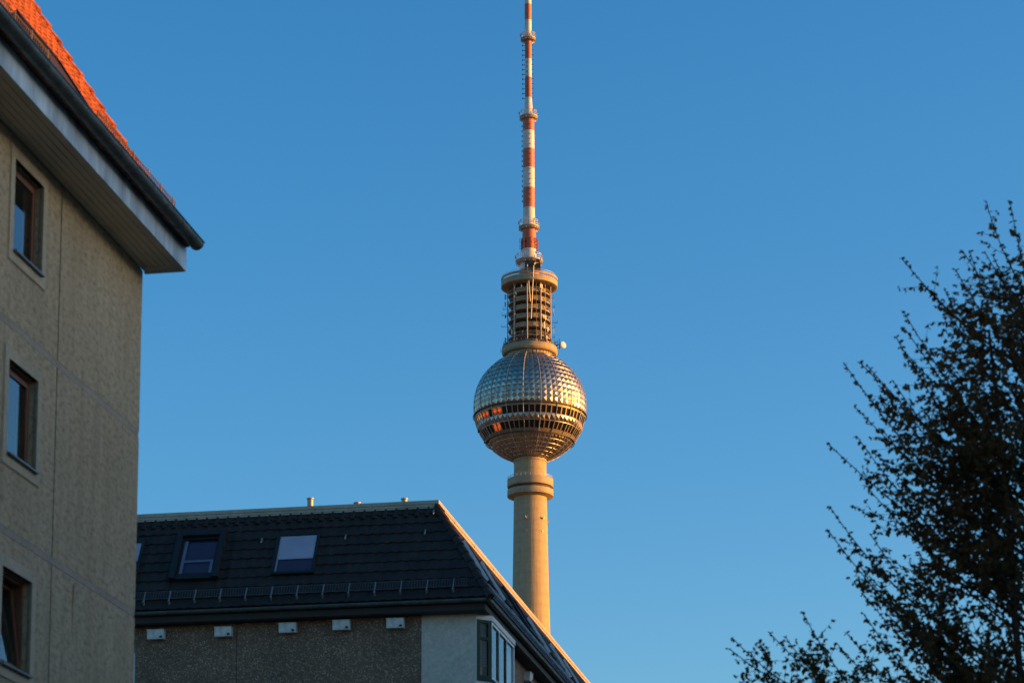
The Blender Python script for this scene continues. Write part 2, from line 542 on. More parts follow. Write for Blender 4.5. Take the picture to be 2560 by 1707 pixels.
def left_window(a0, a1, b0, b1, tilt, curtain):
    sw = 0.15                                          # smooth surround with a shallow outer step
    m_ = MB()
    for (p0, p1, q0, q1) in ((a0 - sw, a0, b0 - sw, b1 + sw), (a1, a1 + sw, b0 - sw, b1 + sw), (a0, a1, b1, b1 + sw), (a0, a1, b0 - sw, b0)):
        m_.box(-0.05, 0.022, p0, p1, q0, q1)
    s2 = sw + 0.018
    for (p0, p1, q0, q1) in ((a0 - s2, a0 - sw, b0 - s2, b1 + s2), (a1 + sw, a1 + s2, b0 - s2, b1 + s2), (a0 - sw, a1 + sw, b1 + sw, b1 + s2), (a0 - sw, a1 + sw, b0 - s2, b0 - sw)):
        m_.box(-0.05, 0.007, p0, p1, q0, q1)
    sur = m_.build('window', MAT_SMOOTH, LB)
    f_ = MB()
    fx0, fx1, t = -0.19, -0.105, 0.06
    g0 = 0.003
    f_.box(fx0, fx1, a0 + g0, a0 + t, b0 + g0, b1 - g0)
    f_.box(fx0, fx1, a1 - t, a1 - g0, b0 + g0, b1 - g0)
    f_.box(fx0, fx1, a0 + t, a1 - t, b1 - t, b1 - g0)
    f_.box(fx0, fx1, a0 + t, a1 - t, b0 + g0, b0 + t)
    f_.build('frame', MAT_BROWNWOOD, sur)
    # sash, hinged at its foot when tilted
    c, s = cos(tilt), sin(tilt)
    zb = b0 + t + 0.004

    def T(x, y, z):                                   # z measured from the hinge
        return (-0.117 + x * c - z * s, y, zb + z * c + x * s)

    def sbox(mb, x0, x1, y0, y1, z0, z1):
        mb.hexa([T(x0, y0, z0), T(x1, y0, z0), T(x1, y1, z0), T(x0, y1, z0), T(x0, y0, z1), T(x1, y0, z1), T(x1, y1, z1), T(x0, y1, z1)])
    S_ = MB()
    h = b1 - t - 0.004 - zb
    ya, yb = a0 + t + 0.004, a1 - t - 0.004
    st = 0.06
    sbox(S_, -0.035, 0.022, ya, ya + st, 0, h)
    sbox(S_, -0.035, 0.022, yb - st, yb, 0, h)
    sbox(S_, -0.035, 0.022, ya + st, yb - st, 0, st)
    sbox(S_, -0.035, 0.022, ya + st, yb - st, h - st, h)
    S_.build('sash', MAT_BROWNWOOD, sur)
    P_ = MB()
    P_.quad(T(0, ya + st, st), T(0, yb - st, st), T(0, yb - st, h - st), T(0, ya + st, h - st))
    P_.build('pane', MAT_GLASS, sur)
    D = MB()
    D.hexa([(-0.10, a0 + 0.004, b0 + 0.002), (0.075, a0 + 0.004, b0 - 0.012), (0.075, a1 - 0.004, b0 - 0.012), (-0.10, a1 - 0.004, b0 + 0.002),
            (-0.10, a0 + 0.004, b0 + 0.030), (0.075, a0 + 0.004, b0 + 0.012), (0.075, a1 - 0.004, b0 + 0.012), (-0.10, a1 - 0.004, b0 + 0.030)])
    D.build('sill', MAT_SILL, sur)
    C_ = MB()                                          # pleated net curtain inside
    for (u0, u1) in curtain:
        n = 26
        pts = []
        for k in range(n + 1):
            yy = a0 + (a1 - a0) * (u0 + (u1 - u0) * k / n)
            pts.append((-0.42 - 0.028 * cos(k * 1.9), yy))
        vs = [(x, y, b0 - 0.1) for x, y in pts] + [(x, y, b1 + 0.1) for x, y in pts]
        C_.add(vs, [(k, k + 1, n + 2 + k, n + 1 + k) for k in range(n)])
    if curtain:
        C_.build('curtain', MAT_CURTAIN, sur)


for i, (a0, a1, b0, b1) in enumerate(WIN):
    left_window(a0, a1, b0, b1, radians(7) if i == 2 else 0.0, [(0.02, 0.99)] if i != 2 else [(0.02, 0.42)])  # curtains widened to pale the panes, standing in for brighter sky reflection

# eaves box: soffit boards, zinc fascia, end cap
EO = 0.66
YE = 0.24
so = MB()
xs_ = [0.012, 0.11, 0.21, 0.31, 0.41, 0.52, EO - 0.02]
for i in range(len(xs_) - 1):
    so.box(xs_[i] + (0.006 if i else 0), xs_[i + 1] - 0.006, YN, YE - 0.26, 15.337, 15.37)
so.box(0.012, EO - 0.02, YE - 0.25, YE - 0.12, 15.334, 15.37)
so.box(0.012, EO - 0.02, YE - 0.115, YE - 0.004, 15.337, 15.37)
so.box(0.012, EO - 0.021, YN, YE - 0.006, 15.372, 15.40)
so.build('soffit', MAT_SOFFIT, LB)
fa = MB()
fy = [YE, -2.35, -5.1, -7.9, -10.7, -13.5, -20, -30, YN]
for i in range(len(fy) - 1):
    fa.box(EO - 0.02, EO, fy[i + 1] + 0.003, fy[i] - 0.003, 15.318, 15.86)
ec = [(0.0, 15.322), (EO - 0.0205, 15.322), (EO - 0.0205, 15.86), (0.0, 16.85)]
fa.add([(x, YE - 0.05, z) for x, z in ec] + [(x, YE + 0.012, z) for x, z in ec], [(0, 1, 2, 3), (7, 6, 5, 4), (0, 4, 5, 1), (1, 5, 6, 2), (2, 6, 7, 3), (3, 7, 4, 0)])
fa.build('fascia', MAT_FASCIA, LB)
eb = MB()  # dark strip added to paint the shade under the overhanging tiles
eb.box(EO + 0.001, EO + 0.05, YN, YE - 0.03, 15.70, 15.84)
eb.build('eaves_shade_strip', MAT_EAVE, LB)
gu = MB()
GR = 0.115
gx, gz = 0.83, 15.755
n = 10
ring = [(gx - GR * cos(pi * k / n), gz - GR * sin(pi * k / n)) for k in range(n + 1)]
inner = [(gx - (GR - 0.012) * cos(pi * k / n), gz - (GR - 0.012) * sin(pi * k / n)) for k in reversed(range(n + 1))]
prof = ring + inner
vs = [(x, YN, z) for x, z in prof] + [(x, YE - 0.02, z) for x, z in prof]
P = len(prof)
gu.add(vs, [(i, (i + 1) % P, P + (i + 1) % P, P + i) for i in range(P)])
gu.add([(x, YE - 0.02, z) for x, z in ring], [tuple(range(n + 1))])
gu.tube([(gx + GR, YN, gz + 0.004), (gx + GR, YE - 0.02, gz + 0.004)], 0.014, 8)
for y in [YE - 0.35 - 0.72 * k for k in range(40)]:     # bracket straps round the gutter
    vs = []
    for yy in (y - 0.014, y + 0.014):
        vs += [(gx - (GR + 0.006) * cos(pi * k / n), yy, gz - (GR + 0.006) * sin(pi * k / n)) for k in range(n + 1)]
    gu.add(vs, [(k, k + 1, n + 2 + k, n + 1 + k) for k in range(n)])
gu.build('gutter', MAT_GUTTER, LB, smooth=40)

# tiled roof slope above the street wall: courses of curved clay tiles
XE, ZE = 0.69, 15.70
ut = (-cos(T1), sin(T1))                               # up the slope in (x, z)
nt_ = (sin(T1), cos(T1))                               # out of the slope


def slope_left(y, v, h):
    return (XE + ut[0] * v + nt_[0] * h, y, ZE + ut[1] * v + nt_[1] * h)


LRIDGE = (XE - (XR - 0.28) / 2 + 0.0) / cos(T1)
rf = MB()
COURSE = 0.345
ncr = int(LRIDGE / COURSE) + 1
for c_ in range(ncr):
    v0, v1 = c_ * COURSE - 0.02, (c_ + 1) * COURSE
    far, near = YE - 0.06, (-13.0 if c_ < 22 else -10)
    nn_ = int((far - near) / 0.045)
    low, high = [], []
    for k in range(nn_ + 1):
        y = far - (far - near) * k / nn_
        ph = (y % 0.24) / 0.24
        wv = 0.022 * sin(2 * pi * ph) + (0.012 if ph > 0.8 else 0)
        low.append(slope_left(y, v0, 0.045 + wv))
        high.append(slope_left(y, v1 + 0.02, 0.012 + wv))
    und = [slope_left(far - (far - near) * k / nn_, v0, 0.0) for k in range(nn_ + 1)]
    o = nn_ + 1
    ok = [k for k in range(nn_) if not (-5.59 < far - (far - near) * (k + 0.5) / nn_ < -4.01 and v1 > 0.4 and v0 < 1.44)]
    rf.add(low + high + und, [(k, k + 1, o + k + 1, o + k) for k in ok] + [(2 * o + k, 2 * o + k + 1, k + 1, k) for k in ok])
zr = ZE + ut[1] * LRIDGE
xr = XE + ut[0] * LRIDGE
rf.add([slope_left(YE - 0.08, 0.07, -0.03), slope_left(YN, 0.07, -0.03), slope_left(YN, LRIDGE, -0.03), slope_left(YE - 0.08, LRIDGE, -0.03)], [(0, 1, 2, 3)])
rf.add([slope_left(-13, 0.07, 0.02), slope_left(YN, 0.07, 0.02), slope_left(YN, LRIDGE, 0.02), slope_left(-13, LRIDGE, 0.02)], [(0, 1, 2, 3)])
rf.add([(xr, YE, zr), (xr, YN, zr), (XR - 1.0, YN, ZE), (XR - 1.0, YE, ZE)], [(0, 1, 2, 3)])
roofL = rf.build('roof', MAT_CLAY, LB, smooth=40)
vg = MB()                                              # verge tiles stepping up the far gable edge
for c_ in range(ncr):
    v0, v1 = max(0.06, c_ * COURSE - 0.04), (c_ + 1) * COURSE + 0.03
    pa, pb = Vector(slope_left(YE - 0.07, v0, 0.035)), Vector(slope_left(YE - 0.07, v1, 0.005))
    vg.tube([pa, pb], [0.075, 0.058], 8)
vg.build('verge_tile', MAT_CLAY, roofL, smooth=40)
for a, b in ((YE - 0.50, -2.1), (-2.15, -3.85), (-5.75, -9.2), (-9.25, -13.0)):
    sg = MB()                                          # snow guard: bars on a rail along the eaves
    for h in (0.03, 0.20):
        p0, p1 = Vector(slope_left(a, 0.34, 0.13)), Vector(slope_left(b, 0.34, 0.13))
        sg.tube([p0 + Vector((0, 0, h)), p1 + Vector((0, 0, h))], 0.009, 6)
    nb = int((a - b) / 0.075)
    for k in range(nb + 1):
        p = Vector(slope_left(a - (a - b) * k / nb, 0.34, 0.13))
        sg.tube([p + Vector((0, 0, 0.02)), p + Vector((0, 0, 0.20))], 0.008, 4)
    for k in range(int((a - b) / 0.6) + 1):
        y = a - 0.12 - 0.6 * k
        if y > b:
            p = Vector(slope_left(y, 0.34, 0.13))
            q = Vector(slope_left(y, 0.50, 0.03))
            sg.obox(p + Vector((0, -0.015, -0.02)), (0, 0.03, 0), (0.012, 0, 0), (0, 0, 0.25))
            sg.tube([q, p + Vector((0, 0, 0.02))], 0.012, 5)
    sg.build('snow_guard', MAT_OLDGUARD, roofL)


def slope_box(mb, fn, y0, y1, v0, v1, h0, h1):
    mb.hexa([fn(y0, v0, h0), fn(y1, v0, h0), fn(y1, v1, h0), fn(y0, v1, h0), fn(y0, v0, h1), fn(y1, v0, h1), fn(y1, v1, h1), fn(y0, v1, h1)])


def skylight(parent, fn, y0, y1, v0, v1, h, frame=0.07, extras=None, glass=None, lift=0.0, housing=0.0):
    """frame ring standing proud of a roof slope, glass, dark shaft behind"""
    f_ = MB()
    slope_box(f_, fn, y0, y0 + frame, v0, v1, -0.05, h)
    slope_box(f_, fn, y1 - frame, y1, v0, v1, -0.05, h)
    slope_box(f_, fn, y0 + frame, y1 - frame, v0, v0 + frame, -0.05, h)
    slope_box(f_, fn, y0 + frame, y1 - frame, v1 - frame * 1.3, v1, -0.05, h)
    root = f_.build('roof_window', MAT_DARKMETAL, parent)
    i_ = MB()
    i0, i1, w0, w1 = y0 + frame, y1 - frame, v0 + frame, v1 - frame * 1.3
    i_.quad(fn(i0, w0, -0.012), fn(i1, w0, -0.012), fn(i1, w1, -0.012), fn(i0, w1, -0.012))
    i_.build('reveal', MAT_SKYROOM, root)
    p_ = MB()
    p_.quad(fn(i0, w0, h - 0.03), fn(i0, w1, h - 0.03), fn(i1, w1, h - 0.03), fn(i1, w0, h - 0.03)) if fn is front else p_.quad(fn(i0, w0, h - 0.03), fn(i1, w0, h - 0.03), fn(i1, w1, h - 0.03), fn(i0, w1, h - 0.03))
    p_.build('pane', glass or MAT_SKYGLASS, root)
    for nm, mt, q0, q1, z0, z1 in (extras or []):
        e_ = MB()
        a, b = i0 + (i1 - i0) * q0, i0 + (i1 - i0) * q1
        c, d = w0 + (w1 - w0) * z0, w0 + (w1 - w0) * z1
        slope_box(e_, fn, a, b, c, d, h - 0.052, h - 0.047)
        e_.build(nm, mt, root)
    if housing:
        k_ = MB()
        a0_, a1_, b0_, b1_ = y0 - housing, y1 + housing, v0 - housing * 0.9, v1 + housing
        e = 0.002
        slope_box(k_, fn, a0_, y0 - e, b0_, b1_, -0.05, h * 1.7)
        slope_box(k_, fn, y1 + e, a1_, b0_, b1_, -0.05, h * 1.7)
        slope_box(k_, fn, y0 - e, y1 + e, v1 + e, b1_, -0.05, h * 1.9)
        slope_box(k_, fn, y0 - e, y1 + e, b0_, v0 - e, -0.05, h * 1.2)
        k_.build('shutter_housing', MAT_DARKMETAL, root)
    return root


front = None
skylight(roofL, slope_left, -5.6, -4.0, 0.36, 1.45, 0.19, glass=MAT_SHADEDPANE)  # opaque dark pane in place of shaded glass

# ------------------------------------------------------------------ mansard block
# local origin below the outer gutter corner: x along the street side outwards, y away from the camera
GZ = 16.66
RB = empty('mansard_building', (-0.565, 68.424, 0), -AX)
tag(RB, 'low block with black tiled mansard roof, pebble concrete wall and corner bay window', 'building')
XW, YL = -30.0, 75.0
WF, WS = 0.55, -0.52                                    # front wall plane (y), side wall plane (x)
ZS = GZ - 0.28                                         # eaves soffit level
wl = MB()
wl.box(-7.10, -1.99, WF, WF + 0.3, 0, ZS)
wl.box(-9.98, -7.122, WF, WF + 0.3, 0, ZS)
wl.box(-9.98, -7.122 + 0.05, WF + 0.3, WF + 0.35, 0, ZS)
wl.box(XW, -11.3, WF, WF + 0.3, 0, ZS)
wl.box(-11.3, -9.98, WF, WF + 0.3, 0, GZ - 2.45)
wl.box(-11.3, -9.98, WF, WF + 0.3, GZ - 0.97, ZS)
wl.box(WS - 0.3, WS, WF + 4.7, YL, 0, ZS)
wl.box(XW, XW + 0.3, WF + 0.3, YL, 0, ZS)
wl.box(XW, WS, YL, YL + 0.3, 0, ZS)
wl.build('wall', MAT_PEBBLE, RB)
pj = MB()
pj.box(-7.122, -7.10, WF + 0.02, WF + 0.25, 0, ZS - 0.002)
pj.build('joint', MAT_JOINT, RB)
pn = MB()
pn.box(-1.982, WS + 0.004, WF - 0.012, WF + 0.3, 0, ZS)
pn.box(WS - 0.3, WS, WF + 0.301, WF + 1.0, 0, ZS)
pn.build('facade_panel', MAT_PANEL, RB)
ct = MB()
ct.box(WS + 0.005, WS + 0.035, WF - 0.004, WF + 0.03, 0, ZS - 0.003)
ct.build('corner_trim', MAT_TRIM, RB)

# window half hidden behind the neighbouring block
wb = MB()
wz0, wz1 = GZ - 2.44, GZ - 0.98
wb.box(-11.29, -11.22, WF + 0.1, WF + 0.2, wz0, wz1)
wb.box(-10.06, -9.985, WF + 0.1, WF + 0.2, wz0, wz1)
wb.box(-11.22, -10.06, WF + 0.1, WF + 0.2, wz1 - 0.07, wz1)
wb.box(-11.22, -10.06, WF + 0.1, WF + 0.2, wz0, wz0 + 0.07)
wbo = wb.build('window', MAT_PALEGREEN, RB)
pb_ = MB()
pb_.quad((-11.22, WF + 0.14, wz0 + 0.07), (-10.06, WF + 0.14, wz0 + 0.07), (-10.06, WF + 0.14, wz1 - 0.07), (-11.22, WF + 0.14, wz1 - 0.07))
pb_.build('pane', MAT_GLASS, wbo)
db = MB()
db.box(-11.29, -9.99, WF + 0.5, WF + 0.52, wz0, wz1)
db.build('curtain', MAT_CURTAIN, wbo)

# eaves
ev = MB()
ev.box(XW, -0.17, 0.17, 0.20, ZS, GZ - 0.03)
ev.box(-0.20, -0.17, 0.201, YL, ZS, GZ - 0.03)
ev.box(XW, -0.21, 0.201, WF + 0.4, ZS - 0.02, ZS + 0.02)
ev.box(WS - 0.4, -0.21, WF + 0.401, YL, ZS - 0.02, ZS + 0.02)
ev.build('eaves', MAT_EAVE, RB)
gt = MB()
GR2 = 0.085
n = 10


def half(cx_, cz_, r):
    return [(cx_ - r * cos(pi * k / n), cz_ - r * sin(pi * k / n)) for k in range(n + 1)]


hp = half(0, GZ - 0.01, GR2)
hi_ = half(0, GZ - 0.01, GR2 - 0.01)[::-1]
pf = hp + hi_
P = len(pf)
# front run (profile in y), mitred into the side run (profile in x)
vs = [(XW, GR2 - q, z) for q, z in pf] + [(-(GR2 - q), GR2 - q, z) for q, z in pf] + [(-(GR2 - q), YL, z) for q, z in pf]
gt.add(vs, [(k * P + i, k * P + (i + 1) % P, (k + 1) * P + (i + 1) % P, (k + 1) * P + i) for k in range(2) for i in range(P)])
gt.tube([(XW, 0, GZ - 0.005), (0, 0, GZ - 0.005), (0, YL, GZ - 0.005)], 0.011, 8)
for k in range(26):
    x = -0.45 - 0.69 * k
    vs = []
    for xx in (x - 0.012, x + 0.012):
        vs += [(xx, GR2 - q * 1.06, (z - GZ + 0.01) * 1.06 + GZ - 0.01) for q, z in hp]
    gt.add(vs, [(i, i + 1, n + 2 + i, n + 1 + i) for i in range(n)])
for k in range(40):
    y = 0.6 + 0.69 * k
    vs = []
    for yy in (y - 0.012, y + 0.012):
        vs += [(-(GR2 - q * 1.06), yy, (z - GZ + 0.01) * 1.06 + GZ - 0.01) for q, z in hp]
    gt.add(vs, [(i, i + 1, n + 2 + i, n + 1 + i) for i in range(n)])
gt.build('gutter', MAT_GUTTER, RB, smooth=40)

# mansard slopes
HM = 3.2
IF_, IS_ = 1.78, 1.92                                   # inward run of the front and the side slope at height HM
LF, LS = hypot(IF_, HM), hypot(IS_, HM)


def front(u, v, h):                                    # u measured leftwards from the corner
    return (-u, IF_ * v / LF - h * HM / LF, GZ + HM * v / LF + h * IF_ / LF)


def side(s, v, h):
    return (-IS_ * v / LS + h * HM / LS, s, GZ + HM * v / LS + h * IS_ / LS)


def courses(mb, fn, umin, umax, vtop, course, period, step, amp, holes=()):
    nc = int(math.ceil((vtop - 0.02) / course))
    for c_ in range(nc):
        v0 = 0.04 + c_ * course
        v1 = min(v0 + course + 0.01, vtop)
        u0 = umin(0.5 * (v0 + v1))
        nn_ = int((umax - u0) / step)
        lo, hi, un = [], [], []
        jit = [random.uniform(-0.004, 0.004) for _ in range(int(umax / period) + 3)]
        for k in range(nn_ + 1):
            u = u0 + (umax - u0) * k / nn_
            ph = (u % period) / period
            wv = amp * (0.5 - 0.5 * cos(2 * pi * ph)) ** 1.5
            j = jit[int(u / period)]
            lo.append(fn(u, v0 + j * 1.5 - 0.012 * sin(2 * pi * ph), 0.040 + wv + j))
            hi.append(fn(u, v1, 0.010 + wv))
            un.append(fn(u, v0 + 0.005, 0.004))
        o = nn_ + 1
        um = [u0 + (umax - u0) * (k + 0.5) / nn_ for k in range(nn_)]
        ok = [k for k in range(nn_) if not any(a < um[k] < b and v1 > c and v0 < d_ for a, b, c, d_ in holes)]
        mb.add(lo + hi + un, [(k, k + 1, o + k + 1, o + k) for k in ok] + [(2 * o + k, 2 * o + k + 1, k + 1, k) for k in ok])
        for a, b, c, d_ in holes:                      # short pieces above and below each roof window
            for w0, w1 in ((v0, min(v1, c)), (max(v0, d_), v1)):
                if v1 > c and v0 < d_ and w1 - w0 > 0.02:
                    m_ = max(2, int((b - a) / step))
                    l2 = [fn(a + (b - a) * k / m_, w0, 0.036) for k in range(m_ + 1)]
                    h2 = [fn(a + (b - a) * k / m_, w1, 0.012) for k in range(m_ + 1)]
                    mb.add(l2 + h2, [(k, k + 1, m_ + 2 + k, m_ + 1 + k) for k in range(m_)])


VT = 3.34
ft = MB()
courses(ft, front, lambda v: IS_ * v / LF * 0.985, 18.0, VT, 0.345, 0.30, 0.03, 0.022, [(7.68, 8.98, 1.06, 2.70), (4.97, 6.16, 1.11, 2.61), (9.98, 11.19, 1.11, 2.61)])
ft.add([front(0, 0, -0.02), front(-XW, 0, -0.02), front(-XW, LF, -0.02), front(IS_, LF, -0.02)], [(0, 1, 2, 3)])
ft.add([front(18, 0, 0.01), front(-XW, 0, 0.01), front(-XW, VT, 0.01), front(18, VT, 0.01)], [(0, 1, 2, 3)])
for k in range(58):                                    # humped top tiles under the roof edge
    u = IS_ * 3.1 / LF + 0.10 + 0.30 * k
    p0, p1 = Vector(front(u, 3.03, -0.012)), Vector(front(u, 3.36, -0.035))
    ft.tube([p0, p1], [0.095, 0.085], 10)
roofR = ft.build('roof', MAT_DARKTILE, RB, smooth=50)
ss_ = MB()
courses(ss_, side, lambda v: IF_ * v / LS * 0.985, 70.0, VT + 0.06, 0.345, 0.30, 0.06, 0.022, [(q_ + 0.01, q_ + 0.94, 1.09, 2.54) for q_ in (2.45, 5.05, 12.9, 17.2, 20.0)] + [(8.51, 10.29, 0.96, 2.54)])
ss_.add([side(0, 0, -0.02), side(YL, 0, -0.02), side(YL, LS, -0.02), side(IF_, LS, -0.02)], [(0, 1, 2, 3)])
ss_.build('side_roof_slope', MAT_DARKTILE, roofR, smooth=50)
hp_ = MB()                                             # hip: overlapping half-round tiles
HA, HB = Vector((-0.01, 0.0, GZ + 0.02)), Vector((-IS_ * 0.955, IF_ * 0.955, GZ + HM * 0.955))
nh = 11
for k in range(nh):
    a, b = HA.lerp(HB, (k - 0.06) / nh), HA.lerp(HB, (k + 1.08) / nh)
    hp_.tube([a + Vector((0.0, 0.0, 0.008)), b + Vector((0, 0, -0.02))], [0.115, 0.098], 12)
hp_.build('hip_tile', MAT_DARKTILE, roofR, smooth=50)

# metal roof edge and the flat roof behind it
CF, CS = 1.58, 1.74
ZC0, ZC1 = GZ + 2.93, GZ + 3.15
cp = MB()
sec = [(0.0, ZC0), (0.03, ZC0 + 0.045), (0.012, ZC0 + 0.05), (0.012, ZC1 - 0.10), (-0.01, ZC1 - 0.095), (-0.01, ZC1), (0.45, ZC1 + 0.03), (0.45, ZC0)]
n_ = len(sec)
vs = [(XW, CF + d, z) for d, z in sec] + [(-CS - d, CF + d, z) for d, z in sec] + [(-CS - d, YL, z) for d, z in sec]
cp.add(vs, [(k * n_ + i, k * n_ + (i + 1) % n_, (k + 1) * n_ + (i + 1) % n_, (k + 1) * n_ + i) for k in range(2) for i in range(n_)])
for k in range(9):                                     # lapped joints in the metal
    y = CF + 2.2 + 3.0 * k
    cp.box(-CS - 0.3, -CS + 0.016, y, y + 0.05, ZC1 - 0.12, ZC1 + 0.012)
cp.build('roof_edge', MAT_CAP, roofR)
fr_ = MB()
fr_.box(XW, -CS - 0.3, CF + 0.3, YL, GZ + 2.6, GZ + 3.0)
fr_.build('flat_roof', MAT_DARKMETAL, roofR)

# roof windows on the front slope
skylight(roofR, front, 7.80, 8.86, 1.18, 2.56, 0.12, frame=0.06, housing=0.17,
         extras=[('inner_frame', MAT_INFRAME, 0.90, 1.0, 0.0, 1.0), ('inner_frame', MAT_INFRAME, 0.0, 0.10, 0.0, 0.42), ('inner_frame', MAT_INFRAME, 0.10, 0.90, 0.36, 0.42)])
skylight(roofR, front, 4.96, 6.17, 1.10, 2.62, 0.10, frame=0.085,
         extras=[('blind', MAT_BLIND, 0.0, 1.0, 0.36, 1.0), ('blind', MAT_BLIND, 0.955, 1.0, 0.0, 0.36)])
skylight(roofR, front, 9.97, 11.2, 1.10, 2.62, 0.10, frame=0.085, extras=[('blind', MAT_BLIND, 0.0, 1.0, 0.5, 1.0)])
for s0 in (2.45, 5.05, 12.9, 17.2, 20.0):
    so_ = skylight(roofR, side, s0, s0 + 0.95, 1.08, 2.55, 0.115, frame=0.07)
    k_ = MB()
    slope_box(k_, side, s0 - 0.04, s0 - 0.003, 1.15, 2.50, -0.01, 0.122)
    k_.build('flashing', MAT_LIGHTFRAME, so_)
skylight(roofR, side, 8.5, 10.3, 0.95, 2.55, 0.13, frame=0.12)

gd = MB()                                              # snow guard on the front slope
for v, h in ((0.34, 0.13), (0.60, 0.13)):
    gd.tube([front(0.66, v, h), front(18, v, h)], 0.010, 6)
for k in range(232):
    u = 0.66 + 0.075 * k
    gd.tube([front(u, 0.34, 0.13), front(u, 0.60, 0.13)], 0.0055, 4)
guard = gd.build('snow_guard', MAT_DIMGALV, roofR)
for k in range(24):
    u = 1.02 + 0.715 * k
    b_ = MB()
    slope_box(b_, front, u - 0.012, u + 0.012, 0.24, 0.61, 0.115, 0.145)
    b_.hexa([front(u - 0.02, 0.18, 0.05), front(u + 0.02, 0.18, 0.05), front(u + 0.02, 0.26, 0.05), front(u - 0.02, 0.26, 0.05),
             front(u - 0.02, 0.22, 0.16), front(u + 0.02, 0.22, 0.16), front(u + 0.02, 0.27, 0.16), front(u - 0.02, 0.27, 0.16)])
    b_.build('guard_bracket', MAT_BRACKET, guard)
gs_ = MB()
for v in (0.34, 0.58):
    gs_.tube([side(0.8, v, 0.11), side(60, v, 0.11)], 0.008, 5)
for k in range(330):
    s = 0.8 + 0.11 * k
    gs_.tube([side(s, 0.34, 0.11), side(s, 0.58, 0.11)], 0.005, 4)
gs_.build('side_snow_guard', MAT_GALV, roofR)
for (u, v) in ((6.61, 2.35), (4.24, 2.34), (2.02, 2.39), (1.86, 3.12)):
    k_ = MB()                                          # roof safety hooks
    k_.tube([front(u, v + 0.12, 0.05), front(u, v + 0.05, 0.09), front(u, v - 0.07, 0.09), front(u - 0.02, v - 0.10, 0.13), front(u - 0.04, v - 0.06, 0.15)], 0.013, 6)
    slope_box(k_, front, u - 0.02, u + 0.02, v - 0.02, v + 0.14, 0.045, 0.055)
    k_.build('roof_hook', MAT_GALV, roofR, smooth=50)
for k in range(22):                                    # small wire guards along the side slope
    s = 1.0 + 1.15 * k
    k_ = MB()
    k_.tube([side(s, 0.12, 0.03), side(s, 0.16, 0.16), side(s, 0.36, 0.15), side(s, 0.40, 0.05)], 0.010, 5)
    k_.build('guard_hook', MAT_GALV, roofR)


def flue(x, y, h, r):
    f_ = MB()
    z0 = GZ + 2.95
    f_.lathe([(r * 0.85, z0), (r * 0.85, z0 + h - 0.24), (r, z0 + h - 0.23), (r, z0 + h - 0.04), (r * 1.2, z0 + h - 0.03), (r * 1.2, z0 + h), (0.001, z0 + h + 0.01)], 20)
    f_.build('chimney', MAT_FLUE, roofR, smooth=40, loc=(x, y, 0))


flue(-5.58, 2.4, 0.64, 0.085)
flue(-4.23, 2.4, 0.45, 0.085)
flue(-2.88, 2.4, 0.50, 0.085)

# canted corner bay window on the street side
BW = empty('bay_window', (0, 0, 0))
BW.parent = RB
L_ = 0.54
bx, by = WS + L_ * 0.7071, WF + L_ * 0.7071             # outer front corner of the bay
BL = 3.45
bz0, bz1 = GZ - 0.44, GZ - 2.04
pA, pB, pC, pD = (WS, WF), (bx, by), (bx, by + BL), (WS, by + BL + L_ * 0.7071)


def prism(mb, pts, z0, z1):
    k = len(pts)
    mb.add([(x, y, z0) for x, y in pts] + [(x, y, z1) for x, y in pts],
           [tuple(reversed(range(k))), tuple(range(k, 2 * k))] + [(i, (i + 1) % k, k + (i + 1) % k, k + i) for i in range(k)])


bt = MB()
q = 0.03
ring_o = [(WS + 0.04, WF + 0.035), (bx + q, by - 0.01), (bx + q, by + BL + 0.01), (WS, by + BL + 0.42)]
prism(bt, ring_o + [(WS - 0.1, by + BL + 0.42), (WS - 0.1, WF + 0.33)], bz0, ZS - 0.022)
prism(bt, [(WS + 0.02, WF + 0.05), (bx, by), (bx, by + BL), (WS, by + BL + 0.38), (WS - 0.1, by + BL + 0.38), (WS - 0.1, WF + 0.33)], 5.0, bz1 - 0.06)
bt.build('bay_surround', MAT_TRIM, BW)
bs = MB()
prism(bs, [(WS + 0.03, WF + 0.03), (bx + 0.05, by - 0.02), (bx + 0.05, by + BL + 0.02), (WS, by + BL + 0.44), (WS - 0.05, by + BL + 0.44), (WS - 0.05, WF + 0.33)], bz1 - 0.058, bz1 - 0.002)
bs.build('sill', MAT_GREEN, BW)
bi = MB()
prism(bi, [(WS - 0.25, WF + 0.45), (WS - 0.2, by + BL), (WS - 0.22, by + BL), (WS - 0.27, WF + 0.45)], bz1, bz0)
bi.build('inner_wall', MAT_DARKROOM, BW)


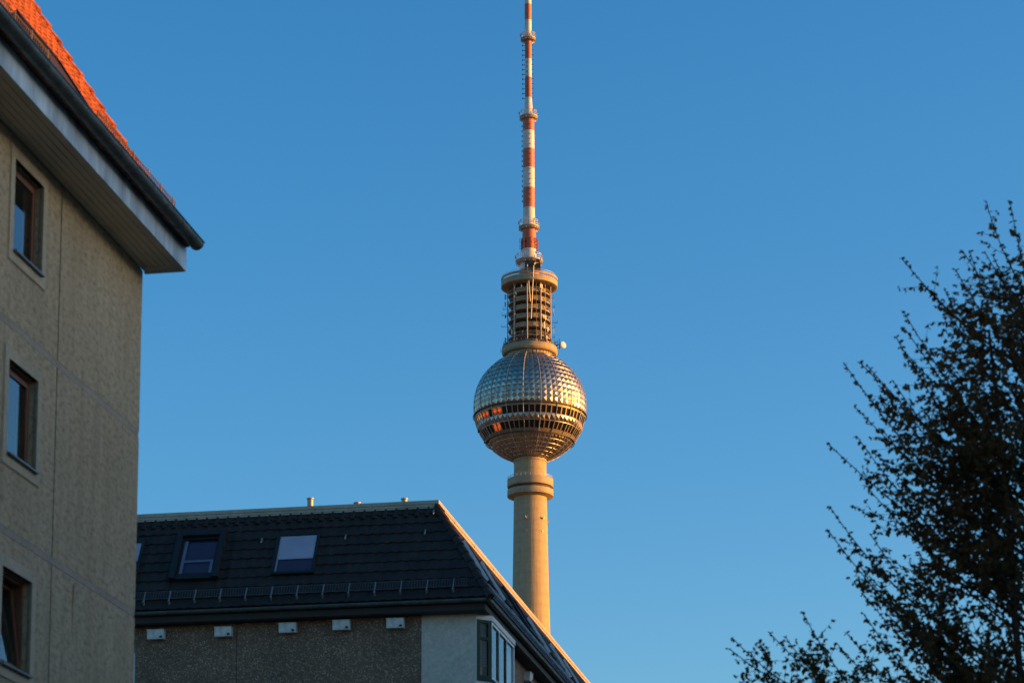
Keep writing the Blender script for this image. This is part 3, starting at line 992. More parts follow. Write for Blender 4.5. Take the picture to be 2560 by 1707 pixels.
def facet(p, q_, name, fm, rails, mull, z0, z1, fw=0.10, dep=0.07):
    """frame along the plan line p-q: posts at both ends and at the mullions, rails at given heights"""
    p, q_ = Vector((p[0], p[1], 0)), Vector((q_[0], q_[1], 0))
    d = (q_ - p)
    L = d.length
    d.normalize()
    nrm = Vector((d.y, -d.x, 0))
    m_ = MB()

    def bar(a, b, c, e, i0=0.0, i1=dep):
        m_.obox(p + d * a - nrm * i1 + Vector((0, 0, c)), d * (b - a), nrm * (i1 - i0), (0, 0, e - c))
    edges = [(0.0, fw)] + [(mm - 0.035, mm + 0.035) for mm in mull] + [(L - fw, L)]
    for a, b in edges:
        bar(a, b, z0, z1)
    gaps = [(edges[i][1], edges[i + 1][0]) for i in range(len(edges) - 1)]
    for a, b in gaps:
        bar(a, b, z1 - 0.08, z1)
        bar(a, b, z0, z0 + 0.09)
        for r_ in rails:
            bar(a, b, r_ - 0.04, r_ + 0.04)
    o = m_.build(name, fm, BW)
    for a, b in gaps:
        lv = [z0 + 0.09] + [t_ for r_ in rails for t_ in (r_ - 0.04, r_ + 0.04)] + [z1 - 0.08]
        for i in range(0, len(lv), 2):
            pm = MB()
            o0 = p - nrm * 0.04
            pm.quad(o0 + d * a + Vector((0, 0, lv[i])), o0 + d * b + Vector((0, 0, lv[i])), o0 + d * b + Vector((0, 0, lv[i + 1])), o0 + d * a + Vector((0, 0, lv[i + 1])))
            pm.build('pane', MAT_GLASS, o)
    return o, p, d, nrm, gaps


fo, p, d, nr, gaps = facet((WS + 0.03, WF + 0.03), (bx, by), 'window_frame', MAT_GREEN, [bz1 + 1.10], [], bz1, bz0, fw=0.115)
bl = MB()
a, b = gaps[0]
for k in range(9):                                     # slats of the lowered blind
    z = bz1 + 1.03 - 0.078 * k
    bl.obox(p + d * (a + 0.005) - nr * 0.10 + Vector((0, 0, z - 0.055)), d * (b - a - 0.01), nr * 0.018, (0, 0, 0.062))
bl.build('blind', MAT_SLATBLIND, fo)
b2 = MB()
b2.obox(p + d * (a + 0.01) - nr * 0.10 + Vector((0, 0, bz1 + 1.16)), d * (b - a - 0.02), nr * 0.01, (0, 0, 0.36))
b2.build('curtain', MAT_CURTAIN, fo)
fo, p, d, nr, gaps = facet((bx, by), (bx, by + BL), 'window_frame', MAT_PALEGREEN, [], [1.10, 2.25], bz1, bz0, fw=0.09)
for k, (a, b) in enumerate(gaps[:2]):
    e_ = MB()
    for aa, bb in ((a + 0.005, a + 0.06), (b - 0.06, b - 0.005)):
        e_.obox(p + d * aa - nr * 0.02 + Vector((0, 0, bz1 + 0.10)), d * (bb - aa), nr * 0.015, (0, 0, bz0 - bz1 - 0.2))
    e_.build('casement', MAT_GREEN, fo)

# nest boxes hung on the wall under the eaves: each its own thing
NB_LAB = ['white nest box nearest the tan block, leftmost of the row under the eaves',
          'white nest box just left of the vertical joint in the pebble wall',
          'white nest box just right of the vertical joint in the pebble wall',
          'white nest box below the front skylight with the half drawn grey blind, fourth from left',
          'white nest box closest to the smooth grey corner panel, last of the front row',
          'white nest box on the receding street side, past the corner bay window']


def nest_box(x, y, z, rz, label):
    r = empty('nest_box', RB.matrix_basis @ Vector((x, y, z)) if False else (0, 0, 0))
    c, s = cos(-AX), sin(-AX)
    r.location = (-0.565 + x * c - y * s, 68.424 + x * s + y * c, z)
    r.rotation_euler = (0, 0, -AX + rz)
    m_ = MB()
    W, H, D = 0.235, 0.125, 0.20
    m_.hexa([(-W, -D + 0.02, -H), (W, -D + 0.02, -H), (W, -0.003, -H), (-W, -0.003, -H), (-W, -D, H), (W, -D, H), (W, -0.003, H), (-W, -0.003, H)])
    m_.box(-W - 0.012, W + 0.012, -D - 0.015, -0.003, H + 0.001, H + 0.016)
    m_.build('box_body', MAT_BOXWHITE, r)
    h_ = MB()
    h_.box(W - 0.115, W - 0.045, -D + 0.005, -D + 0.0165, -H + 0.03, -H + 0.085)
    h_.build('entrance_hole', MAT_BLACK, r)
    tag(r, label, 'nest box', 'white nest boxes under the mansard eaves')


for (u, dz), lab in zip(((9.36, -0.555), (7.455, -0.555), (5.655, -0.52), (4.16, -0.50), (2.675, -0.51)), NB_LAB):
    nest_box(-u, WF, GZ + dz, 0, lab)
nest_box(WS, 8.3, GZ - 0.62, pi / 2, NB_LAB[5])

# ------------------------------------------------------------------ broadcast tower
TX, TY = 5.304, 716.67
TW = empty('broadcast_tower', (TX, TY, 0), -atan2(TX, TY))
tag(TW, 'tall concrete broadcast tower with silver faceted sphere and red-white antenna mast', 'tower')


def tp(mb, name, m, parent=None, smooth=30, **k):
    return mb.build(name, m, parent or TW, smooth=smooth, **k)


def lat(name, m, prof, parent=None, n=64, closed=False, smooth=30):
    b_ = MB()
    b_.lathe(prof, n, closed=closed)
    return tp(b_, name, m, parent, smooth)


shaft = lat('shaft', MAT_SHAFT, [(16, 0), (13, 6), (10.8, 14), (9.6, 24), (8.6, 42), (7.6, 70), (6.6, 100), (5.75, 132), (5.06, 160.7), (4.72, 179.9), (4.63, 185.9), (4.55, 194.8), (4.55, 199)], n=72)
for k in range(4):
    a = radians(-15 + 60 * k)
    b_ = MB()
    b_.box(-0.22, 0.22, -5.15, -4.72, 179.9, 180.3)
    b_.box(-0.09, 0.09, -5.35, -5.12, 180.0, 180.65)
    b_.box(-0.3, 0.3, -5.0, -4.72, 176.3, 176.55)
    tp(b_, 'warning_lamp', MAT_TOWERRAIL, rotz=a)
for (z0, z1) in ((187.0, 188.85), (189.65, 191.9)):
    gl_ = lat('gallery', MAT_TOWERTAN, [(4.6, z0 - 0.35), (6.1, z0), (6.43, z0 + 0.12), (6.43, z0 + 0.48), (6.48, z0 + 0.5), (6.48, z0 + 0.6), (6.43, z0 + 0.62), (6.43, z1), (6.18, z1), (6.18, z1 - 0.4), (4.6, z1 - 0.4)])
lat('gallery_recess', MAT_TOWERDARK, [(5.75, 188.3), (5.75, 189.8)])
rl = MB()
for zz_ in (192.2, 192.55):
    rl.lathe([(6.30, zz_), (6.36, zz_), (6.36, zz_ + 0.07), (6.30, zz_ + 0.07)], 48, closed=True)
for k in range(30):
    a = 2 * pi * k / 30
    rl.tube([(6.33 * sin(a), -6.33 * cos(a), 191.9), (6.33 * sin(a), -6.33 * cos(a), 192.6)], 0.05, 5)
tp(rl, 'gallery_railing', MAT_TOWERRAIL, smooth=None)
lat('shaft_collar', MAT_TOWERTAN, [(4.62, 196.9), (4.72, 197.0), (4.72, 197.25), (4.62, 197.3)])

ZC, RS = 212.91, 15.82
PH0 = radians(-6.8)                                    # azimuth of one meridian rib


def sp(lat_, az, r=RS):
    return (r * cos(lat_) * sin(az), -r * cos(lat_) * cos(az), ZC + r * sin(lat_))


def facets(l0, l1, rows, hgt, ncol=60):
    b_ = MB()
    for i in range(rows):
        a, b = radians(l0 + (l1 - l0) * i / rows), radians(l0 + (l1 - l0) * (i + 1) / rows)
        for k in range(ncol):
            p0, p1 = PH0 + 2 * pi * k / ncol, PH0 + 2 * pi * (k + 1) / ncol
            m_ = 0.5 * (a + b)
            hh = hgt * (0.35 + 0.65 * cos(m_)) * random.uniform(0.88, 1.12)
            b_.add([sp(a, p0), sp(a, p1), sp(b, p1), sp(b, p0), sp(m_ + random.uniform(-.004, .004), 0.5 * (p0 + p1) + random.uniform(-.004, .004), RS + hh)],
                   [(0, 1, 4), (1, 2, 4), (2, 3, 4), (3, 0, 4)])
    return b_


tp(facets(-8.6, 32.6, 7, 0.21), 'sphere_shell', MAT_STEEL, smooth=None)
tp(facets(34.0, 66.0, 5, 0.24), 'dome_shell', MAT_STEEL, smooth=None)
tp(facets(-74.0, -40.4, 6, 0.30), 'lower_shell', MAT_STEEL, smooth=None)
tp(facets(-27.4, -20.5, 1, 0.40), 'spandrel_shell', MAT_STEEL, smooth=None)
core = MB()
core.lathe([((RS - 0.55) * cos(radians(a)), ZC + (RS - 0.55) * sin(radians(a))) for a in range(-74, 67, 4)], 60)
tp(core, 'inner_shell', MAT_TOWERDARK)
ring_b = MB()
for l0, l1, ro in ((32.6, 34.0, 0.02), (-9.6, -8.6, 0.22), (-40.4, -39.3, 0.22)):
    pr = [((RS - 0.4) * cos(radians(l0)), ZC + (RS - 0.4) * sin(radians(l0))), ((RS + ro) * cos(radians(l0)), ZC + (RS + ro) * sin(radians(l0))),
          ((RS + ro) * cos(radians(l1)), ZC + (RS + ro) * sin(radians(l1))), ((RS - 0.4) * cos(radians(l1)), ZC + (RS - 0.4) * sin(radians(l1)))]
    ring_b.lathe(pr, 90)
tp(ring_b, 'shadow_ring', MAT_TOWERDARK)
for l0, ro in ((-9.7, 0.42), (-39.6, 0.42)):           # cleaning-cradle rails standing off the shell
    b_ = MB()
    R1 = (RS + ro) * cos(radians(l0))
    z1 = ZC + (RS + ro) * sin(radians(l0))
    b_.tube([(R1 * sin(2 * pi * k / 90), -R1 * cos(2 * pi * k / 90), z1) for k in range(91)], 0.11, 6, caps=False)
    tp(b_, 'cradle_rail', MAT_AERIAL)
sm = MB()
for la in [-8.6 + 41.2 * i / 7 for i in range(8)] + [34 + 32 * i / 5 for i in range(6)] + [-40.4 - 33.6 * i / 6 for i in range(7)] + [-20.5, -27.4]:
    r1, z1 = (RS + 0.05) * cos(radians(la)), ZC + (RS + 0.05) * sin(radians(la))
    sm.tube([(r1 * sin(2 * pi * k / 90), -r1 * cos(2 * pi * k / 90), z1) for k in range(91)], 0.045, 4, caps=False)
tp(sm, 'seam_ring', MAT_STEEL)
rb_ = MB()
rb_.tube([sp(radians(a), 0, RS + 0.14) for a in range(-73, 67, 2)], 0.10, 5)
rib0 = tp(rb_, 'rib', MAT_TOWERRAIL, rotz=PH0)
for k in range(1, 20):
    copy_child(rib0, TW).rotation_euler = (0, 0, PH0 + 2 * pi * k / 20)

# two rings of windows: frames as bands, each visible pane its own part
wfm = MB()
bands = ((-20.3, -12.3), (-36.3, -27.6))
for l0, l1 in bands:
    for (a, b) in ((l0 - 0.15, l0 + 0.35), (l1 - 0.35, l1 + 0.15)):
        wfm.lathe([((RS - 0.3) * cos(radians(a)), ZC + (RS - 0.3) * sin(radians(a))), ((RS + 0.05) * cos(radians(a)), ZC + (RS + 0.05) * sin(radians(a))),
                   ((RS + 0.05) * cos(radians(b)), ZC + (RS + 0.05) * sin(radians(b))), ((RS - 0.3) * cos(radians(b)), ZC + (RS - 0.3) * sin(radians(b)))], 60, closed=True)
    for k in range(60):
        az = PH0 + 2 * pi * k / 60
        h = radians(0.6)
        a, b = radians(l0 + 0.3), radians(l1 - 0.3)
        vs = [sp(la, az + s_ * h, r) for r in (RS - 0.3, RS + 0.05) for la in (a, b) for s_ in (-1, 1)]
        wfm.add(vs, [(4, 5, 7, 6), (0, 4, 6, 2), (5, 1, 3, 7)])
for a, b in ((-12.15, -9.6), (-39.4, -36.45)):
    wfm.lathe([(RS * cos(radians(a)), ZC + RS * sin(radians(a))), (RS * cos(radians(b)), ZC + RS * sin(radians(b)))], 60)
tp(wfm, 'window_band', MAT_WBAND, smooth=None)
sunset_up = {-8: 'g', -7: 'g', -10: 'g', -9: 'g', -5: 'o', -3: 'o', -4: 'd', -6: 'o', -2: 'd', 2: 'r', 0: 'd'}
for bi_, (l0, l1) in enumerate(bands):
    protos = {}
    rest = MB()
    for k in range(60):
        kk = k if k < 30 else k - 60
        h0, h1 = radians(0.6), radians(6 - 0.6)
        a, b = radians(l0 + 0.3), radians(l1 - 0.3)
        rr = RS - 0.10
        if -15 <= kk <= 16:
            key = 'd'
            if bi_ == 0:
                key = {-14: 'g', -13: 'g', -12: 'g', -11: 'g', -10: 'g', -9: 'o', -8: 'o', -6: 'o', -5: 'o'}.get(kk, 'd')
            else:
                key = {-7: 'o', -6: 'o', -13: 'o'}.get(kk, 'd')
            mt = {'d': MAT_TOWERPANE, 'o': MAT_PANESUNSET, 'g': MAT_PANEGOLD}[key]
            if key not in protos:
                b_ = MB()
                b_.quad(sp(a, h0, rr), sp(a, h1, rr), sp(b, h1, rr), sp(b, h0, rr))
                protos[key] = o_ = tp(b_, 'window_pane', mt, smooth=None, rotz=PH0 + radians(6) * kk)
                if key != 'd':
                    o_['label'] = 'pane with orange sunset light painted as glow' if key == 'o' else 'pane with golden sunset light painted as glow'
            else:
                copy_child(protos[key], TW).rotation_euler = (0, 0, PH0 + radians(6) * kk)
        else:
            z_ = PH0 + radians(6) * kk
            rest.quad(sp(a, z_ + h0, rr), sp(a, z_ + h1, rr), sp(b, z_ + h1, rr), sp(b, z_ + h0, rr))
    ro_ = tp(rest, 'rear_window_pane', MAT_TOWERPANE, smooth=None)
    ro_['kind'] = 'stuff'
b_ = MB()                                              # window-cleaning cradle at the lower left flank
for dz in (0, 1.0):
    b_.box(-0.6, 0.6, -0.5, 0.5, dz, dz + 0.12)
for x in (-0.55, 0.45):
    for y in (-0.45, 0.35):
        b_.box(x, x + 0.1, y, y + 0.1, 0.1, 1.9)
b_.box(-0.6, 0.6, -0.5, 0.5, 1.85, 1.95)
b_.tube([(0.3, 0, 1.9), (0.9, 0.2, 2.6), (1.4, 0, 2.2)], 0.09, 5)
tp(b_, 'cleaning_cradle', MAT_AERIAL, smooth=None, loc=(-12.35, -2.0, 202.2))
b_ = MB()
b_.box(-0.35, 0.35, -0.3, 0.3, 0, 0.9)
b_.tube([(0.1, 0, 0.5), (0.9, 0, -1.2)], 0.09, 5)
tp(b_, 'cradle_winch', MAT_AERIAL, smooth=None, loc=(-14.35, -1.0, 205.6))

lat('neck', MAT_TOWERTAN, [(6.6, 225.9), (6.55, 228.6)])
nk = MB()
for k in range(40):
    a = 2 * pi * k / 40
    nk.tube([(6.62 * sin(a), -6.62 * cos(a), 226.2), (6.6 * sin(a), -6.6 * cos(a), 228.4)], 0.07, 4)
tp(nk, 'neck_mullion', MAT_STEEL, smooth=None)
lat('base_ring', MAT_TOWERTAN, [(6.55, 228.25), (7.55, 228.3), (7.85, 228.75), (7.85, 229.75), (7.9, 229.78), (7.9, 229.9), (7.85, 229.95), (7.85, 230.15), (7.15, 230.2), (7.1, 231.0), (6.9, 231.0), (6.9, 230.4), (4.5, 230.4)])
lat('equipment_core', MAT_TOWERDARK, [(4.15, 230.3), (4.15, 248.3)], n=40)  # coloured dark to paint the shade seen between the decks
DK = [232.75, 235.3, 237.9, 240.5, 243.05, 245.6]
for i, z in enumerate(DK):
    b_ = MB()
    b_.lathe([(4.1, z - 0.28), (5.95, z - 0.28), (6.02, z - 0.2), (6.02, z), (4.1, z)], 56, closed=False)
    b_.lathe([(5.95, z + 0.95), (6.02, z + 0.95), (6.02, z + 1.04), (5.95, z + 1.04)], 56, closed=True)
    b_.lathe([(5.96, z + 0.5), (6.0, z + 0.5), (6.0, z + 0.56), (5.96, z + 0.56)], 56, closed=True)
    for k in range(36):
        a = 2 * pi * k / 36
        b_.tube([(5.98 * sin(a), -5.98 * cos(a), z), (5.98 * sin(a), -5.98 * cos(a), z + 1.0)], 0.045, 4)
    if i:
        for a0, a1 in ((-42, -7), (-4, 27), (33, 52), (118, 160), (190, 235)):
            b_.lathe([(5.88, z + 0.02), (5.93, z + 0.02), (5.93, z + 0.98), (5.88, z + 0.98)], 10, radians(a0), radians(a1), closed=True)
    dko = tp(b_, 'equipment_deck', MAT_TOWERTAN, smooth=30)                                          # cabinets standing on the deck
    for k in range(16):
        c_ = MB()
        a = radians(22.5 * k + random.uniform(-6, 6))
        r1 = random.uniform(4.5, 5.0)
        wd, hg = random.uniform(0.35, 0.9), random.uniform(0.9, 1.9)
        e1, e2 = Vector((cos(a), sin(a), 0)), Vector((sin(a), -cos(a), 0))
        c_.obox(e2 * r1 - e1 * wd / 2 + Vector((0, 0, z)), e1 * wd, e2 * 0.55, (0, 0, hg))
        tp(c_, 'cabinet', MAT_TOWERDARK, dko, smooth=None)
for az, r, m_ in ((-88, 0.13, MAT_TOWERPOLE), (-43, 0.23, MAT_TOWERPOLE), (-5.7, 0.17, MAT_TOWERPOLE), (31, 0.17, MAT_TOWERPOLE), (75, 0.14, MAT_TOWERPOLE),
                  (18, 0.08, MAT_AERIAL), (46, 0.09, MAT_TOWERPOLE), (112, 0.16, MAT_TOWERPOLE), (150, 0.16, MAT_TOWERPOLE), (190, 0.16, MAT_TOWERPOLE), (230, 0.16, MAT_TOWERPOLE)):
    b_ = MB()
    zt = 248.6 if az == -43 else 248.0
    b_.tube([(0, -6.22, 230.4), (0, -6.22, zt)], r, 8)
    for z in DK:
        b_.box(-0.05, 0.05, -6.22, -5.95, z - 0.15, z - 0.02)
    tp(b_, 'pole', m_, rotz=radians(az))
# antennas and brackets hung round the decks
ANT = [(33, 246.1, 1.3, 0.34), (29, 246.3, 1.2, 0.26), (38, 237.6, 0.9, 0.3), (44, 237.3, 1.1, 0.3), (-95, 245.0, 1.5, 0.3), (-88, 242.6, 1.4, 0.26), (-97, 239.6, 0.9, 0.45),
       (90, 244.6, 1.7, 0.3), (96, 244.2, 1.6, 0.34), (98, 241.3, 1.2, 0.2), (88, 239.7, 1.2, 0.2), (97, 234.9, 2.1, 0.42), (40, 234.6, 2.0, 0.2), (52, 233.9, 1.4, 0.24), (-50, 233.2, 1.3, 0.3),
       (-84, 231.4, 1.9, 0.32), (48, 231.3, 1.4, 0.25), (68, 231.2, 1.2, 0.3), (-20, 246.2, 1.0, 0.22), (-36, 244.5, 1.0, 0.2)]
for az, z, h, wd in ANT:
    b_ = MB()
    r0 = 6.75 if abs(az) > 80 else 6.35
    b_.box(-wd / 2, wd / 2, -r0 - 0.26, -r0, z, z + h)
    b_.tube([(0, -r0, z + h * 0.3), (0, -5.9, z + h * 0.3)], 0.05, 4)
    b_.tube([(0, -r0, z + h * 0.75), (0, -5.9, z + h * 0.75)], 0.05, 4)
    tp(b_, 'panel_antenna', MAT_DISH if abs(az) < 60 or az > 85 else MAT_AERIAL, smooth=None, rotz=radians(az))
for az, z, l_ in ((-93, 240.2, 1.8), (-91, 241.9, 1.5), (-94, 236.8, 1.9), (92, 242.5, 1.2), (95, 238.0, 1.9), (90, 236.4, 1.2), (93, 233.6, 1.1), (97, 232.3, 1.8), (100, 231.6, 2.2), (-96, 231.8, 1.0), (-90, 229.4, 2.2), (96, 228.9, 2.1)):
    b_ = MB()
    b_.tube([(0, -5.9, z), (0, -6.0 - l_, z)], 0.06, 4)
    b_.tube([(0, -6.0 - l_, z - 0.15), (0, -6.0 - l_, z + 0.9)], 0.05, 4)
    b_.tube([(0, -6.0, z + 0.8), (0, -6.0 - l_, z + 0.05)], 0.035, 4)
    tp(b_, 'antenna_arm', MAT_AERIAL, smooth=None, rotz=radians(az))
cl = MB()
for k in range(40):                                    # clutter of small fittings on the base ring
    a = radians(-100 + 200 * k / 39 + random.uniform(-2, 2))
    e1, e2 = Vector((cos(a), sin(a), 0)), Vector((sin(a), -cos(a), 0))
    hg, wd = random.uniform(0.3, 1.2), random.uniform(0.1, 0.4)
    cl.obox(e2 * random.uniform(7.2, 7.6) - e1 * wd / 2 + Vector((0, 0, 230.2)), e1 * wd, e2 * 0.25, (0, 0, hg))
for z in (231.4, 231.9):
    cl.lathe([(7.4, z), (7.45, z), (7.45, z + 0.07), (7.4, z + 0.07)], 48, closed=True)
tp(cl, 'base_ring_fitting', MAT_AERIAL, smooth=None)
b_ = MB()                                              # round dish on an arm at the right
b_.lathe([(0.001, -0.25), (0.5, -0.2), (0.85, 0.0), (0.95, 0.0), (0.95, 0.45), (0.88, 0.5), (0.001, 0.52)], 28)
dish = tp(b_, 'dish_antenna', MAT_DISH, smooth=40, loc=(9.3, -1.0, 230.9))
dish.rotation_euler = (radians(82), 0, radians(38))
b_ = MB()
b_.tube([(7.3, 0, 231.3), (9.1, -0.7, 231.3)], 0.1, 5)
b_.tube([(7.3, 0, 230.2), (9.1, -0.7, 230.6)], 0.1, 5)
b_.tube([(8.5, -0.5, 229.8), (8.5, -0.5, 233.0)], 0.12, 5)
b_.tube([(8.0, -0.3, 231.0), (8.0, -0.3, 232.6)], 0.09, 5)
tp(b_, 'dish_arm', MAT_AERIAL, smooth=None)

# crowning platform
b_ = MB()
b_.lathe([(4.0, 248.35), (6.0, 248.0), (7.85, 248.12), (8.0, 248.2), (8.0, 249.78), (7.8, 249.78), (7.8, 248.6), (4.0, 248.6)], 72)
b_.lathe([(7.8, 250.14), (8.0, 250.14), (8.02, 250.7), (8.02, 250.85), (7.75, 250.85)], 72, closed=True)
for k in range(36):
    a = 2 * pi * k / 36
    e1, e2 = Vector((cos(a), sin(a), 0)), Vector((sin(a), -cos(a), 0))
    b_.obox(e2 * 7.82 - e1 * 0.06 + Vector((0, 0, 249.7)), e1 * 0.12, e2 * 0.12, (0, 0, 0.5))
tpf = tp(b_, 'crown_platform', MAT_TOWERTAN)
b_ = MB()
b_.lathe([(7.7, 251.35), (7.75, 251.35), (7.75, 251.42), (7.7, 251.42)], 60, closed=True)
for k in range(40):
    a = 2 * pi * k / 40
    b_.tube([(7.72 * sin(a), -7.72 * cos(a), 250.8), (7.72 * sin(a), -7.72 * cos(a), 251.4)], 0.035, 4)
tp(b_, 'railing', MAT_TOWERRAIL, tpf, smooth=None)
for (xa, za, xb, zb) in ((-0.55, 252.2, 0.25, 242.0), (1.25, 252.0, 0.45, 237.0)):
    b_ = MB()
    b_.tube([(xa, -8.2, za), (xb, -6.55, zb)], 0.15, 6)
    tp(b_, 'crane_strut', MAT_TOWERPOLE)
b_ = MB()
b_.box(-1.2, 1.5, -3.6, -2.6, 252.3, 255.1)
b_.box(1.7, 3.2, -3.4, -2.0, 252.6, 254.4)
b_.box(-0.2, 0.9, -3.9, -3.6, 253.6, 254.8)
b_.box(2.0, 2.9, -3.6, -3.4, 254.6, 255.4)
b_.tube([(2.9, -2.6, 254.3), (3.2, -2.8, 256.0)], 0.12, 5)
b_.tube([(-0.55, -2.8, 254.6), (-0.55, -8.2, 252.2)], 0.14, 5)
b_.tube([(1.25, -2.8, 254.6), (1.25, -8.2, 252.0)], 0.14, 5)
tp(b_, 'crane_hoist', MAT_TOWERDARK, smooth=None)

# antenna mast: alternating painted lengths
SEG = [('r', 250.8, 253.3, 2.95, 2.85), ('w', 253.3, 256.2, 2.82, 2.42), ('w', 256.2, 259.6, 2.1, 2.0), ('r', 259.6, 263.0, 2.02, 1.98), ('r', 263.0, 266.4, 1.98, 1.78),
       ('w', 266.4, 271.96, 1.72, 1.66), ('r', 271.96, 277.97, 1.67, 1.67), ('w', 277.97, 283.92, 1.665, 1.665), ('r', 283.92, 289.67, 1.66, 1.655), ('w', 289.67, 295.18, 1.65, 1.65),
       ('r', 295.18, 300.0, 1.645, 1.62), ('w', 300.0, 305.4, 1.26, 0.99), ('r', 305.4, 311.52, 0.99, 0.99), ('w', 311.52, 317.21, 0.985, 0.985), ('r', 317.21, 323.23, 0.985, 0.985),
       ('w', 323.23, 329.17, 0.98, 0.98), ('r', 329.17, 334.03, 0.98, 0.98), ('w', 334.03, 340.0, 0.975, 0.975), ('r', 340.0, 346.0, 0.97, 0.97), ('w', 346.0, 352.0, 0.7, 0.6), ('r', 352.0, 358.0, 0.5, 0.45), ('w', 358, 364, 0.4, 0.3), ('r', 364, 368, 0.25, 0.12)]
for c_, z0, z1, r0, r1 in SEG:
    lat('mast_section', MAT_MASTRED if c_ == 'r' else MAT_MASTWHITE, [(0.05, z0), (r0, z0 + 0.001), (r1, z1), (0.05, z1 + 0.0005)], n=36)


def platform(zf, zr, ro, ru, zu, post):
    b_ = MB()
    b_.lathe([(ru * 0.6, zu), (ru, zu), (ro, zf - 0.12), (ro, zf + 0.12), (ru * 0.6, zf + 0.12)], 40)
    for k in range(20):
        a = 2 * pi * k / 20
        e1, e2 = Vector((cos(a), sin(a), 0)), Vector((sin(a), -cos(a), 0))
        b_.obox(e2 * ru * 0.9 - e1 * 0.07 + Vector((0, 0, zu + 0.0)), e1 * 0.14, e2 * (ro - ru * 0.9 - 0.02), (0, 0, 0.25))
    pl = tp(b_, 'service_platform', MAT_TOWERRAIL)
    r_ = MB()
    for z in (zf + 0.55, zf + (zr - zf) * 0.72, zr):
        r_.lathe([(ro - 0.07, z), (ro, z), (ro, z + 0.09), (ro - 0.07, z + 0.09)], 40, closed=True)
    for k in range(post):
        a = 2 * pi * k / post
        r_.tube([(ro * 0.985 * sin(a), -ro * 0.985 * cos(a), zf), (ro * 0.985 * sin(a), -ro * 0.985 * cos(a), zr + 0.05)], 0.06, 4)
    for a in (-0.9, -0.35, 0.5, 1.2, 2.2, 3.4, 4.6):     # small boxes and lamps on the rail
        r_.box(ro * 1.02 * sin(a) - 0.16, ro * 1.02 * sin(a) + 0.16, -ro * 1.02 * cos(a) - 0.16, -ro * 1.02 * cos(a) + 0.16, zr - 0.5, zr + 0.25)
    tp(r_, 'railing', MAT_MASTWHITE, pl, smooth=None)


platform(256.1, 257.7, 3.9, 2.75, 255.2, 18)
platform(266.3, 267.9, 2.95, 2.05, 265.5, 16)
platform(299.55, 300.95, 2.63, 1.8, 298.7, 14)
platform(323.5, 324.85, 2.2, 1.35, 322.75, 12)

for k in range(8):                                     # rods round the lowest red length
    b_ = MB()
    for z0, z1 in ((259.4, 260.9), (261.2, 262.9)):
        b_.tube([(0, -2.68, z0), (0, -2.68, z1)], 0.075, 5)
        for z in (z0 + 0.35, z1 - 0.35):
            b_.tube([(0, -1.95, z), (0, -2.68, z)], 0.05, 4)
    for xx in (-0.4, -0.12, 0.18, 0.42):
        b_.tube([(xx, -2.15, 259.6), (xx, -2.15, 262.8)], 0.05, 4)
    b_.box(-0.45, 0.45, -2.2, -2.1, 261.1, 261.3)
    tp(b_, 'rod_antenna', MAT_RUSTRED, smooth=None, rotz=2 * pi * (k + 0.28) / 8)


def dipole_mesh(r0, r1):
    b_ = MB()
    b_.tube([(0, -r0, 0), (0, -r1, 0)], 0.085, 4)
    b_.tube([(-0.0, -r1, -0.02), (0.38, -r1 + 0.2, 0.16)], 0.075, 4)
    b_.tube([(-0.0, -r1, -0.02), (-0.38, -r1 + 0.2, -0.16)], 0.075, 4)
    return b_


dp = None
for k in range(16):
    for az in (-90, 12, 92):
        if dp is None:
            dp = o_ = tp(dipole_mesh(1.6, 2.0), 'dipole_aerial', MAT_AERIAL, smooth=None)
        else:
            o_ = copy_child(dp, TW)
        o_.location = (0, 0, 274.1 + 1.51 * k + (0.1 if az == 12 else 0) - (0.6 if az == 92 else 0))
        o_.rotation_euler = (0, 0, radians(az))
dp = None
for k in range(12):
    for az in (-91, -12, 91):
        if dp is None:
            dp = o_ = tp(dipole_mesh(0.95, 1.75), 'dipole_aerial', MAT_AERIAL, smooth=None)
        else:
            o_ = copy_child(dp, TW)
        o_.location = (0, 0, 305.2 + 1.47 * k + (0.35 if az == -12 else 0) + (0.15 if az == 91 else 0))
        o_.rotation_euler = (0, 0, radians(az))

# ------------------------------------------------------------------ tree at the right
TR = empty('broadleaf_tree', (6.6, 31.3, 0))
tag(TR, 'dark tree in young leaf with upright twiggy shoots, at right', 'tree')
rnd = random.Random(11)
TIPS = [(-0.83, -0.88, 13.25), (-0.54, -0.88, 13.25), (-1.86, -0.76, 12.57), (-1.12, -0.77, 12.66), (-1.03, -0.77, 12.65), (-0.85, -0.77, 12.64), (-1.2, -0.73, 12.43), (-1.61, -0.7, 12.26),
        (-1.34, -0.69, 12.21), (-1.84, -0.64, 11.94), (-1.83, -0.61, 11.74), (-1.93, -0.59, 11.63), (-1.88, -0.56, 11.51), (-2.55, -0.53, 11.3), (-2.37, -0.53, 11.33), (-2.29, -0.53, 11.3),
        (-1.97, -0.49, 11.11), (-2.11, -0.48, 11.03), (-2.44, -0.44, 10.81), (-1.3, -0.53, 11.3), (-2.77, -0.36, 10.37), (-2.41, -0.37, 10.45), (-2.3, -0.26, 9.86), (-2.17, -0.29, 10.0),
        (-2.74, -0.22, 9.61), (-2.77, -0.17, 9.34), (-2.38, -0.09, 8.9), (-2.33, -0.02, 8.56), (-2.33, 0.02, 8.33), (-3.1, 0.02, 8.32), (-3.27, 0.06, 8.08), (-3.48, 0.06, 8.08),
        (-3.94, 0.07, 8.03), (-3.96, 0.09, 7.92), (-2.66, 0.08, 7.98), (-2.54, 0.06, 8.11)]
wood, twig, leaf = MB(), MB(), MB()


def trunk_at(z):
    return Vector((0.10 * sin(z * 0.6) + 0.02 * z - 0.15, 0.12 * sin(z * 0.45 + 1), z))


